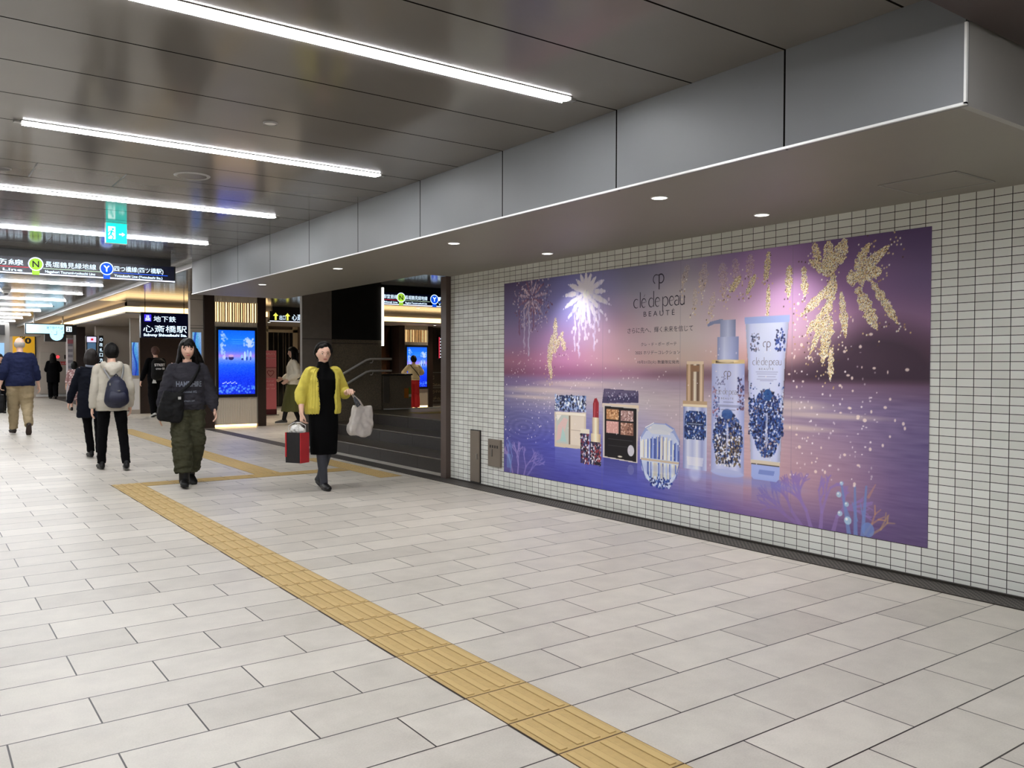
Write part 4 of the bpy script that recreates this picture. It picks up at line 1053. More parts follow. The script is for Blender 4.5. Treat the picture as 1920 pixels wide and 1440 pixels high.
# pale column with a small blue poster beside the first display column
def poster_small(name, x0, x1, z0, z1, y, parent, seed=1):
    rng = np.random.default_rng(seed); nx, ny = 24, 60
    u, v = np.meshgrid(np.linspace(0, 1, nx), np.linspace(0, 1, ny))
    img = np.stack([.15 + .35 * v + .1 * np.sin(u * 5 + v * 3), .35 + .4 * v, .75 + .2 * v], -1); img += rng.normal(size=(ny, nx, 1)) * .05
    m_ = (np.abs(u - .45 - .25 * np.sin(v * 6)) < .12)[..., None]; img = np.where(m_, img * .45 + np.array([0, .05, .35]), img)
    return picture_mesh(name, np.clip(img, 0, 1), (x0, y, z0), (1, 0, 0), (0, 0, 1), MATS.setdefault('lit_poster', attr_mat('lit_poster', emission=.8)), parent, W=x1 - x0, H=z1 - z0)
M_pale = mat('pale_column_cladding', (168, 160, 150), rough=.45, var=.04, vscale=4)
t = empty('column', (4.92, 18.5, 0)); b = MB(); b.box(-.13, .135, -.28, -.12, 0, 2.868); b.build('shaft', M_pale, t)
b = MB(); b.box(-.132, .137, -.283, -.279, 2.715, 2.722); b.box(-.132, .137, -.283, -.279, 2.17, 2.176); b.box(-.132, .137, -.283, -.279, 2.11, 2.12); b.build('panel_joints', M_black, t)
b = MB(); b.box(-.112, .115, -.285, -.279, .72, 2.06); fr = b.build('poster_case', M_grey, t); poster_small('lit_poster', -.09, .09, .76, 2.03, -.2862, fr)
tag(t, 'pale clad column with light blue poster right behind the young woman', 'column')
t = empty('column', (4.99, 24.6, 0)); b = MB(); b.box(-.12, .12, -.1, .0, 0, 2.598); b.build('shaft', M_pale, t)
b = MB(); b.box(-.11, .11, -.105, -.099, 1.0, 1.98); fr = b.build('poster_case', M_grey, t); poster_small('lit_poster', -.085, .085, 1.05, 1.95, -.1062, fr, 2)
b = MB(); b.box(-.10, .10, -.104, -.099, .12, .96); b.build('white_panel', mat('white_panel', (215, 215, 215), rough=.5), t)
tag(t, 'narrow pale column with tall blue poster left of the station sign', 'column')
# dark brown partition behind the station sign
t = empty('partition_wall', (5.77, 24.6, 0)); b = MB(); b.box(-.66, .66, 0, .3, 0, 2.598); b.build('body', M_dkbrown, t)
b = MB(); b.box(-.665, -.645, -.02, 0, 0, 2.598); b.box(.645, .665, -.02, 0, 0, 2.598); b.build('edge_trim', M_steel, t)
tag(t, 'dark brown partition wall under the subway station sign', 'wall')
# hang rods of the station sign
for o in bpy.data.objects:
    if o.name == 'station_sign':
        o.location = (5.116, 21.68, 2.008); o.scale = (.923, .923, .923)
        for c in children(o):
            if c.name.startswith('stand_legs'):
                bpy.data.objects.remove(c, do_unlink=True)
        b = MB(); b.box(-.5, -.485, .08, .095, .65, .936); b.build('hanging_rod', M_black, o); b = MB(); b.box(.485, .5, .08, .095, .65, .936); b.build('hanging_rod', M_black, o)

# beige walls far behind on the left
sbox('wall_far', M_beige, 4.93, 7.5, 30.0, 30.3, 0, 2.598)
sbox('wall_hydrant', M_beige, 2.9, 16, 38.3, 38.5, 0, ZC)
b = MB(); b.box(2.9, 4.27, 38.2, 38.3, 2.45, ZC); struct(b.build('trim_15', M_grey))
b = MB(); b.box(4.1, 5.4, 38.26, 38.3, .05, .14); struct(b.build('trim_16', M_trim))
sbox('floor', mat('dark_floor_slab', (86, 82, 78), rough=.4, var=.1, vscale=10), 4.55, 9, 26.0, 38.3, .0005, .004)

# yellow poster, fire hydrant cabinet
t = empty('wall_poster', (3.69, 38.29, 1.2)); b = MB(); b.box(-.38, .38, -.02, 0, 0, 1.36); b.build('panel', mat('yellow_print', (226, 172, 30), rough=.5, emit=(226, 172, 30), estr=.25), t)
b = MB(); b.box(.385, .42, -.04, 0, -.1, 1.4); b.build('side_edge', M_black, t)
letters([('10', -.10, .98, .22, .36, 'LEFT', .05), ('Of', -.14, 1.14, .12, .2, 'LEFT', .03), ('SALE', -.02, .52, .05, .26, 'LEFT', .02)], 'printed_text', mat('black_print', (30, 26, 20)), t, ((0, -.022, 0), (1, 0, 0), (0, 0, 1)))
tag(t, 'yellow wall poster with black letters behind the bald man', 'poster')
t = empty('fire_hydrant_cabinet', (4.77, 38.28, .15)); b = MB(); b.box(-.53, .53, -.06, 0, 0, 1.68, bevel=.01); b.build('cabinet_body', mat('cabinet_beige', (176, 168, 156), rough=.5), t)
b = MB(); b.box(-.50, .50, -.065, -.06, .05, 1.2); b.build('cabinet_door', M_beige, t)
b = MB(); b.cyl((.10, -.09, 1.5), (.10, -.06, 1.5), .055, n=16); b.build('red_lamp', mat('red_lamp', (230, 30, 40), emit=(240, 50, 60), estr=2.0), t)
b = MB(); b.box(.33, .47, -.07, -.06, 1.42, 1.58); b.build('bell', M_dkbrown, t)
b = MB(); b.box(.05, .50, -.07, -.06, 1.18, 1.31); lb = b.build('red_label', mat('red_label', (190, 20, 30), rough=.5), t)
letters([('消火栓', .12, 1.205, .08, .34, 'LEFT', .02)], 'label_text', mat('white_print', (235, 235, 235)), lb, ((0, -.072, 0), (1, 0, 0), (0, 0, 1)))
tag(t, 'beige fire hydrant cabinet with red lamp and red label on the far wall', 'cabinet')

# clock sign far down the concourse
t = empty('clock_sign', (3.57, 30, 2.31)); E_cyan = mat('sign_lit_cyan', (170, 225, 250), emit=(178, 228, 252), estr=1.15)
b = MB(); b.box(-.64, .80, .003, .16, -.02, .32); b.box(-.10, .5, .003, .16, -.24, -.02); b.build('sign_box', M_black, t)
b = MB(); b.box(-.61, .44, -.002, .003, .01, .29); b.build('lit_panel', E_cyan, t)
b = MB(); b.cyl((.23, -.006, -.02), (.23, .003, -.02), .19, n=28); ck = b.build('clock_face', E_cyan, t)
b = MB(); b.box(.225, .235, -.010, -.007, -.02, .10); b.box(.15, .23, -.010, -.007, -.026, -.012)
for k in range(12): b.box(.23 + .165 * math.sin(k * math.pi / 6) - .006, .23 + .165 * math.sin(k * math.pi / 6) + .006, -.009, -.007, -.026 + .165 * math.cos(k * math.pi / 6), -.012 + .165 * math.cos(k * math.pi / 6))
b.build('clock_hands', E_dk, ck)
b = MB(); b.box(.50, .66, -.002, .003, .08, .24); b.build('exit_panel', E_white, t)
b = MB(); b.box(-.4, -.36, .05, .1, .32, .564); b.box(.4, .44, .05, .1, .32, .564); b.build('hangers', M_steel, t)
letters([('地下鉄のりば', -.05, .15, .09, .46, 'LEFT', .02), ('Subway', .22, .06, .04, .2, 'LEFT', .02), ('21', .52, .10, .12, .12, 'LEFT', .03)], 'sign_lettering', E_dk, t, ((0, -.004, 0), (1, 0, 0), (0, 0, 1)))
tag(t, 'pale blue lit hanging sign with round clock far down the concourse', 'sign')

# things between the clock sign and the station sign
t = empty('notice_pillar', (4.74, 34, 0)); b = MB(); b.box(-.09, .09, 0, .4, 0, 2.3); b.build('body', mat('white_notice_board', (200, 196, 200), rough=.5), t)
b = MB()
for k in range(9): b.box(-.075, .075, -.006, 0, .4 + k * .2, .5 + k * .2)
b.build('notice_lines', mat('notice_print', (150, 146, 156)), t); b = MB(); b.box(-.09, .09, -.01, 0, 2.1, 2.25); b.build('red_heading', mat('pale_red', (190, 110, 120)), t)
tag(t, 'narrow white notice pillar with printed lines right of the fire cabinet', 'notice board')
t = empty('dark_pillar', (4.50, 31.2, 0)); b = MB(); b.box(.02, .30, 0, .5, 0, 2.598); b.build('shaft', M_dkbrown, t); tag(t, 'dark brown pillar left of the bluish vending panel', 'pillar')
t = empty('information_display', (4.68, 29.2, 0)); b = MB(); b.box(-.16, .14, 0, .2, 0, 2.25, bevel=.01); b.build('case', M_black, t)
b = MB(); b.box(-.13, .11, -.006, 0, .95, 2.03); b.build('blue_grey_panel', mat('blue_grey_screen', (70, 100, 130), rough=.3, emit=(90, 126, 160), estr=.5), t)
b = MB(); b.box(-.14, .12, -.008, 0, 2.05, 2.22); b.build('lit_header', mat('header_lit', (220, 215, 235), emit=(215, 210, 240), estr=.9), t); b = MB(); b.box(-.03, .04, -.012, -.008, 2.10, 2.17); b.build('red_mark', mat('red_mark', (220, 40, 60), emit=(220, 40, 60), estr=.8), t)
tag(t, 'bluish grey information panel with lit white header in the distance', 'display')
t = empty('vertical_sign', (4.86, 28.8, 0)); b = MB(); b.box(-.05, .08, 0, .1, 1.0, 2.25); b.box(-.01, .03, .03, .07, 0, 1.0); b.build('board', M_black, t)
letters([(c_, .015, 2.08 - .16 * k, .10, .09, 'CENTER', .02) for k, c_ in enumerate('の改札口方')], 'sign_lettering', E_white, t, ((0, -.003, 0), (1, 0, 0), (0, 0, 1)))
tag(t, 'narrow black vertical sign with white characters beside the beige wall', 'sign')
# lit kiosk at the left picture edge
t = empty('kiosk', (2.15, 30, 0)); b = MB(); b.box(-.35, .36, 0, .8, 0, 2.6); b.build('body', M_grey, t)
b = MB(); b.box(-.30, .22, -.02, 0, 1.1, 2.0); b.build('lit_window', mat('kiosk_lit', (120, 160, 200), emit=(130, 170, 215), estr=.8), t)
b = MB(); b.box(-.30, .22, -.025, 0, .95, 1.22); b.build('green_panel', mat('kiosk_green', (170, 220, 90), emit=(176, 226, 96), estr=.9), t); b = MB(); b.box(-.34, .24, -.05, 0, 2.25, 2.55); b.build('dark_header', M_black, t)
tag(t, 'grey kiosk with lit blue and green panels at the left picture edge', 'kiosk')

# shop front behind the walking person in the green skirt
sbox('wall_shop', mat('shop_wall', (120, 104, 86), rough=.5, var=.1, vscale=4), 8.0, 16, 26.6, 26.8, 0, 2.598)
t = empty('shop_door', (9.75, 26.55, 0)); M_cream = mat('cream_frame', (206, 190, 160), rough=.45)
b = MB(); b.box(-.62, .62, -.05, 0, 2.40, 2.50); b.box(.46, .62, -.05, 0, 0, 2.9 - .31); b.box(-.42, -.36, -.05, 0, 0, 2.59); b.build('door_frame', M_cream, t)
b = MB(); b.box(-.62, .46, -.03, -.001, 0, 2.40); b.build('dark_glass', mat('dark_glass', (26, 24, 22), rough=.1), t)
b = MB()
for x in (-.2, -.05, .12, .2, .32): b.box(x, x + .03, -.045, -.03, 0, 2.40)
b.build('mullions', mat('bronze_mullion', (92, 82, 66), rough=.4), t)
tag(t, 'shop entrance with cream frame and dark glass behind the person in the olive skirt', 'door')
t = empty('standee', (7.86, 22.0, 0)); b = MB(); b.box(-.30, .155, 0, .05, .02, 1.735, bevel=.008); b.build('panel', mat('rose_print', (176, 92, 96), rough=.45, emit=(176, 92, 96), estr=.12), t)
b = MB(); b.box(-.3, .155, -.004, 0, .02, .16); b.box(-.3, .155, -.004, 0, 1.27, 1.285); b.build('dark_bands', mat('maroon_band', (80, 26, 34)), t)
b = MB(); b.box(-.29, .145, -.003, 0, 1.0, 1.26); b.build('pale_band', mat('pale_rose', (190, 130, 128), rough=.5), t)
bm = bmesh.new()
hx, hz = -.01, 1.13
pts = [(hx + .09 * math.sin(a) ** 3, hz + .075 * math.cos(a) - .028 * math.cos(2 * a) - .012 * math.cos(3 * a)) for a in [2 * math.pi * k / 30 for k in range(31)]]
ribbon(bm, pts, .008, (0, -.006, 0), (1, 0, 0), (0, 0, 1)); me = bpy.data.meshes.new('heart_mark'); bm.to_mesh(me); bm.free(); me.materials.append(mat('maroon_print', (120, 30, 44))); link('heart_mark', me, t)
letters([('BEAUTY', -.18, 1.62, .045, .3, 'LEFT', .02), ('collection', -.2, 1.52, .03, .32, 'LEFT', .02), ('POP UP', -.12, .90, .03, .2, 'LEFT', .02), ('心斎橋', -.1, .80, .035, .18, 'LEFT', .02), ('10.21 - 11.4', -.16, .70, .03, .26, 'LEFT', .02)], 'printed_text', mat('pale_pink_print', (226, 178, 172)), t, ((0, -.005, 0), (1, 0, 0), (0, 0, 1)))
b = MB(); b.box(-.32, .17, -.15, .2, 0, .02); b.build('foot_plate', M_steel, t)
tag(t, 'rose coloured standing advertising panel with heart outline right of the display column', 'sign')

# far right, behind the landing
t = empty('round_column', (12.27, 24.2, 0)); b = MB(); b.cyl((0, 0, 0), (0, 0, 2.598), .30, n=40); b.build('shaft', mat('polished_bronze', (96, 66, 46), rough=.25, metal=.7, var=.1, vscale=6), t, smooth=True)
tag(t, 'polished dark bronze round column left of the distant blue screen', 'column')
sbox('wall_recess', mat('recess_wall', (82, 72, 62), rough=.5), 13.75, 16, 24.4, 24.6, 0, 2.598)
t = empty('ornamental_screen', (14.0, 23.9, 0)); b = MB()
for z in (.05, .16, .60, .66, 1.10): b.box(-.27, .30, -.01, .01, z, z + .02)
for x in (-.27, .29): b.box(x, x + .02, -.01, .01, 0, 1.12)
b.build('frame', M_steel, t)
b = MB(); rng_ = random.Random(8)
for k in range(18):
    cx, cz = -.20 + .1 * (k % 5) + rng_.uniform(-.02, .02), .25 + .22 * (k // 5 % 4) + rng_.uniform(-.03, .03); r0 = rng_.uniform(.04, .07); a0 = rng_.uniform(0, 6.28)
    b.tube([(cx + r0 * (1 - q / 16) * math.cos(a0 + q * .5), 0, cz + r0 * (1 - q / 16) * math.sin(a0 + q * .5)) for q in range(13)], .006, 5)
b.build('scrollwork', mat('pale_bronze', (190, 170, 140), rough=.3, metal=.6), t)
tag(t, 'low ornamental scrollwork screen right of the distant blue display', 'screen')
t = empty('information_monitor', (14.25, 23.7, 1.55)); b = MB(); b.box(-.19, .25, 0, .06, 0, .80); b.build('case', M_black, t)
b = MB(); b.box(-.17, -.13, -.004, 0, .03, .72); b.build('red_column', E_red, t); b = MB()
for k in range(7): b.box(-.12, .18, -.004, 0, .05 + k * .10, .08 + k * .10)
b.build('text_rows', E_white, t); b = MB(); b.box(.0, .04, .02, .05, .80, 1.045); b.build('hanger', M_black, t)
tag(t, 'black information monitor with red and white rows at the opening edge', 'screen')
t = empty('wall_phone_box', (13.93, 24.39, 1.33)); b = MB(); b.box(-.13, .13, -.1, 0, 0, .26, bevel=.01); b.build('box', mat('blue_box', (50, 80, 130), rough=.3, emit=(60, 100, 160), estr=.3), t); b = MB(); b.box(-.08, .08, -.106, -.1, .14, .22); b.build('label', E_white, t)
tag(t, 'small blue box on the far wall under the hanging chain', 'box')
t = empty('barrier_post', (14.15, 23.3, 0)); b = MB(); b.cyl((0, 0, 0), (0, 0, .02), .09, n=16); b.cyl((0, 0, .02), (0, 0, .34), .022, n=12); b.build('post', M_trim, t); tag(t, 'short white barrier post on the far bright floor', 'post')

# downlights of the far hall (they light its floor)
dn = 0
for x, y in ((5.9, 16.2), (6.6, 15.6), (8.8, 15.6), (11.0, 15.6), (13.2, 15.6), (6.6, 19.6), (8.8, 19.6), (11.0, 19.6), (13.2, 19.6)):
    o = copy_tree(d0); o.location = (x, y, ZC)
    for c in children(o):
        if c.type == 'LIGHT':
            c.data = c.data.copy(); c.data.energy = 150; c.data.color = (1.0, .86, .66); c.data.spot_size = R(120)
    dn += 1
    if (x, y) == (5.9, 16.2):  # unseen downlight added to brighten the display column
        for c in children(o):
            if c.type == 'LIGHT': c.data.energy = 70; c.data.color = (1.0, .94, .85)
    tag(o, 'recessed downlight in the ceiling of the hall behind the pier', 'downlight', 'downlights of the far hall')
for x, y in ((6.0, 23.4), (8.6, 24.2), (11.2, 22.9), (13.4, 22.8), (6.2, 28), (3.0 + 5.5, 21.95 + 1.0)):
    o = copy_tree(d0); o.location = (x, y, 2.60)
    for c in children(o):
        if c.type == 'LIGHT':
            c.data = c.data.copy(); c.data.energy = 90; c.data.color = (1.0, .86, .66); c.data.spot_size = R(120)
    tag(o, 'recessed downlight in the lowered ceiling beyond the cove light', 'downlight', 'downlights of the lowered ceiling')
# ------------------------------------------------------------------ people
def rl(bm, rings, n=20):
    """closed tube through rings = [(centre, xdir, ydir, rx, ry)]"""
    R_ = []
    for c_, x_, y_, rx, ry in rings:
        R_.append([bm.verts.new(c_ + x_ * (rx * math.cos(a)) + y_ * (ry * math.sin(a))) for a in [2 * math.pi * k / n for k in range(n)]])
    for i in range(len(R_) - 1):
        for k in range(n): bm.faces.new((R_[i][k], R_[i][(k + 1) % n], R_[i + 1][(k + 1) % n], R_[i + 1][k]))
    bm.faces.new(R_[0][::-1]); bm.faces.new(R_[-1])
def cr(p, i, t):
    a, b_, c_, d = p[max(i - 1, 0)], p[i], p[i + 1], p[min(i + 2, len(p) - 1)]
    return .5 * ((2 * b_) + (c_ - a) * t + (2 * a - 5 * b_ + 4 * c_ - d) * t * t + (3 * b_ - a - 3 * c_ + d) * t ** 3)
def limb(bm, pts, rad, side=(1, 0, 0), sub=4, n=16, smooth=True, round_caps=True):
    """tapered tube; rad = list of r or (r_side, r_other)"""
    P = [Vector(p) for p in pts]; Q = [Vector((r, r)) if isinstance(r, (int, float)) else Vector(r) for r in rad]
    C, RR = [], []
    for i in range(len(P) - 1):
        for s_ in range(sub):
            t = s_ / sub
            C.append(cr(P, i, t) if smooth else P[i].lerp(P[i + 1], t)); RR.append(Q[i].lerp(Q[i + 1], t * t * (3 - 2 * t) if smooth else t))
    C.append(P[-1]); RR.append(Q[-1])
    rings = []; side = Vector(side)
    for i, c_ in enumerate(C):
        t = (C[min(i + 1, len(C) - 1)] - C[max(i - 1, 0)])
        t = t.normalized() if t.length > 1e-6 else Vector((0, 0, 1))
        x_ = (side - t * side.dot(t))
        if x_.length < 1e-3: x_ = Vector((0, 1, 0)) - t * t.y
        x_.normalize(); y_ = t.cross(x_)
        rings.append((c_, x_, y_, RR[i].x, RR[i].y, t))
    out = []
    if round_caps:
        c_, x_, y_, a, b_, t = rings[0]; k = min(a, b_)
        out += [(c_ - t * k * .7, x_, y_, a * .45, b_ * .45), (c_ - t * k * .4, x_, y_, a * .82, b_ * .82)]
    out += [(c_, x_, y_, a, b_) for c_, x_, y_, a, b_, t in rings]
    if round_caps:
        c_, x_, y_, a, b_, t = rings[-1]; k = min(a, b_)
        out += [(c_ + t * k * .4, x_, y_, a * .82, b_ * .82), (c_ + t * k * .7, x_, y_, a * .45, b_ * .45)]
    rl(bm, out, n)
def fuse(bm, name, m, parent, voxel, smooth=3, fold=0.0, fscale=9.0, ribs=None, aniso=(1, 1, 1)):
    """melt overlapping volumes into one continuous skin"""
    bmesh.ops.recalc_face_normals(bm, faces=bm.faces)
    me = bpy.data.meshes.new(name); bm.to_mesh(me); bm.free()
    o = bpy.data.objects.new(name, me); COL.objects.link(o)
    rm = o.modifiers.new('r', 'REMESH'); rm.mode = 'VOXEL'; rm.voxel_size = voxel; rm.adaptivity = 0
    if smooth:
        s_ = o.modifiers.new('s', 'SMOOTH'); s_.factor = .5; s_.iterations = smooth
    bpy.context.view_layer.update()
    m2 = bpy.data.meshes.new_from_object(o.evaluated_get(bpy.context.evaluated_depsgraph_get()))
    bpy.data.objects.remove(o, do_unlink=True); bpy.data.meshes.remove(me)
    if fold or ribs:
        nv = len(m2.vertices); co = np.empty(nv * 3, np.float32); m2.vertices.foreach_get('co', co); co = co.reshape(-1, 3)
        no = np.empty(nv * 3, np.float32); m2.vertex_normals.foreach_get('vector', no); no = no.reshape(-1, 3)
        d = np.zeros(nv)
        if fold:
            for i in range(nv):
                p = Vector(co[i]); q = Vector((p.x * aniso[0], p.y * aniso[1], p.z * aniso[2])) * fscale
                d[i] += fold * (noise.noise(q) + .5 * noise.noise(q * 2.3 + Vector((5, 3, 1))))
        if ribs: d += ribs(co)
        co += no * d[:, None]; m2.vertices.foreach_set('co', co.ravel())
    m2.name = name; m2.materials.clear(); m2.materials.append(m)
    m2.polygons.foreach_set('use_smooth', [True] * len(m2.polygons)); m2.update()
    return link(name, m2, parent)

def head_pt(d, off=0.0):
    """surface of the head in direction d (y forward, z up), centre at the ears"""
    x, y, z = d
    a, b_, c_ = .073, .094, .113
    r = 1.0 / math.sqrt((x / a) ** 2 + (y / b_) ** 2 + (z / c_) ** 2)
    px, py, pz = x * r, y * r, z * r
    if pz < 0:
        k = min(1, -pz / c_); px *= 1 - .30 * k ** 1.6
        if py < 0: py *= 1 - .42 * k
        else: py *= 1 - .10 * k
    if pz > 0: px *= 1 + .05 * (pz / c_)
    if py > 0 and off <= 0.002:
        g = lambda u, s_: math.exp(-(u / s_) ** 2)
        py -= .006 * g(abs(px) - .030, .016) * g(pz - .004, .013)            # eye sockets
        f = max(0, min(1, (.012 - pz) / .040)) if pz > -.030 else max(0, 1 - (-.030 - pz) / .010)
        py += .019 * f * g(px, .0095 + .005 * f)                              # nose
        py += .005 * g(px, .020) * g(pz + .057, .010)                         # lips
        py -= .003 * g(px, .030) * g(pz + .045, .006)
        py += .005 * g(px, .022) * g(pz + .092, .016)                         # chin
        py += .003 * g(abs(px) - .040, .018) * g(pz + .025, .018)             # cheeks
        py += .003 * g(pz - .022, .010) * g(px, .045)                         # brow
    v = Vector((px, py, pz))
    return v + Vector(d) * off
def add_head(bm, M, nu=40, nv=30):
    rows = []
    for j in range(1, nv):
        th = math.pi * j / nv
        rows.append([bm.verts.new(M @ head_pt((math.sin(th) * math.cos(2 * math.pi * i / nu), math.sin(th) * math.sin(2 * math.pi * i / nu), math.cos(th)))) for i in range(nu)])
    top = bm.verts.new(M @ head_pt((0, 0, 1))); bot = bm.verts.new(M @ head_pt((0, 0, -1)))
    for j in range(len(rows) - 1):
        for i in range(nu): bm.faces.new((rows[j][i], rows[j][(i + 1) % nu], rows[j + 1][(i + 1) % nu], rows[j + 1][i]))
    for i in range(nu):
        bm.faces.new((top, rows[0][(i + 1) % nu], rows[0][i])); bm.faces.new((bot, rows[-1][i], rows[-1][(i + 1) % nu]))
    for s_ in (-1, 1):   # ears
        limb(bm, [M @ Vector((s_ * .072, -.006, .016)), M @ Vector((s_ * .079, -.012, 0)), M @ Vector((s_ * .070, -.004, -.028))], [(.010, .006), (.015, .007), (.007, .005)], side=M.to_3x3() @ Vector((0, 1, 0)), n=8)
def add_hand(bm, wrist, dirv, palm_n, sgn, curl=.35, s_=1.0, grip=False):
    """palm, four unequal fingers, thumb. dirv = towards the fingers, palm_n = out of the palm, sgn = thumb side"""
    d = Vector(dirv).normalized(); nrm = (Vector(palm_n) - d * Vector(palm_n).dot(d)).normalized(); side = d.cross(nrm) * sgn
    W = Vector(wrist)
    limb(bm, [W - d * .02 * s_, W + d * .02 * s_, W + d * .055 * s_, W + d * .085 * s_], [(.026 * s_, .019 * s_), (.032 * s_, .017 * s_), (.041 * s_, .015 * s_), (.038 * s_, .011 * s_)], side=side, n=12)
    for k, (o_, L) in enumerate(((.030, .070), (.010, .079), (-.010, .073), (-.029, .056))):
        p = W + d * .082 * s_ + side * o_ * s_; cu = curl * (1 + .12 * k) * (2.0 if grip else 1); v = d.copy(); pts = [p - d * .012 * s_, p]
        for q, f in enumerate((.44, .32, .24)):
            an = cu * (1 if q else .8)
            v = (v * math.cos(an) + nrm * math.sin(an)).normalized(); 
            nn = (nrm - v * nrm.dot(v)); nrm_q = nn.normalized() if nn.length > 1e-4 else nrm
            p = p + v * L * f * s_; pts.append(p)
            d_k = v
        limb(bm, pts, [.0092 * s_, .0092 * s_, .0085 * s_, .0078 * s_, .0065 * s_], side=side, n=8, sub=2)
    p = W + d * .022 * s_ + side * .026 * s_
    limb(bm, [p - d * .008, p + (side * .020 + d * .018 + nrm * .008) * s_, p + (side * .030 + d * .044 + nrm * .018) * s_, p + (side * .026 + d * .064 + nrm * .026) * s_], [.013 * s_, .0125 * s_, .0105 * s_, .008 * s_], side=nrm, n=8, sub=2)
def ik(a, b_, l1, l2, hint):
    a, b_, hint = Vector(a), Vector(b_), Vector(hint)
    d = b_ - a; L = min(d.length, (l1 + l2) * .999); u = d.normalized()
    x_ = (l1 * l1 - l2 * l2 + L * L) / (2 * L); h = math.sqrt(max(0, l1 * l1 - x_ * x_))
    p = hint - u * hint.dot(u); p.normalize()
    return a + u * x_ + p * h, a + u * L

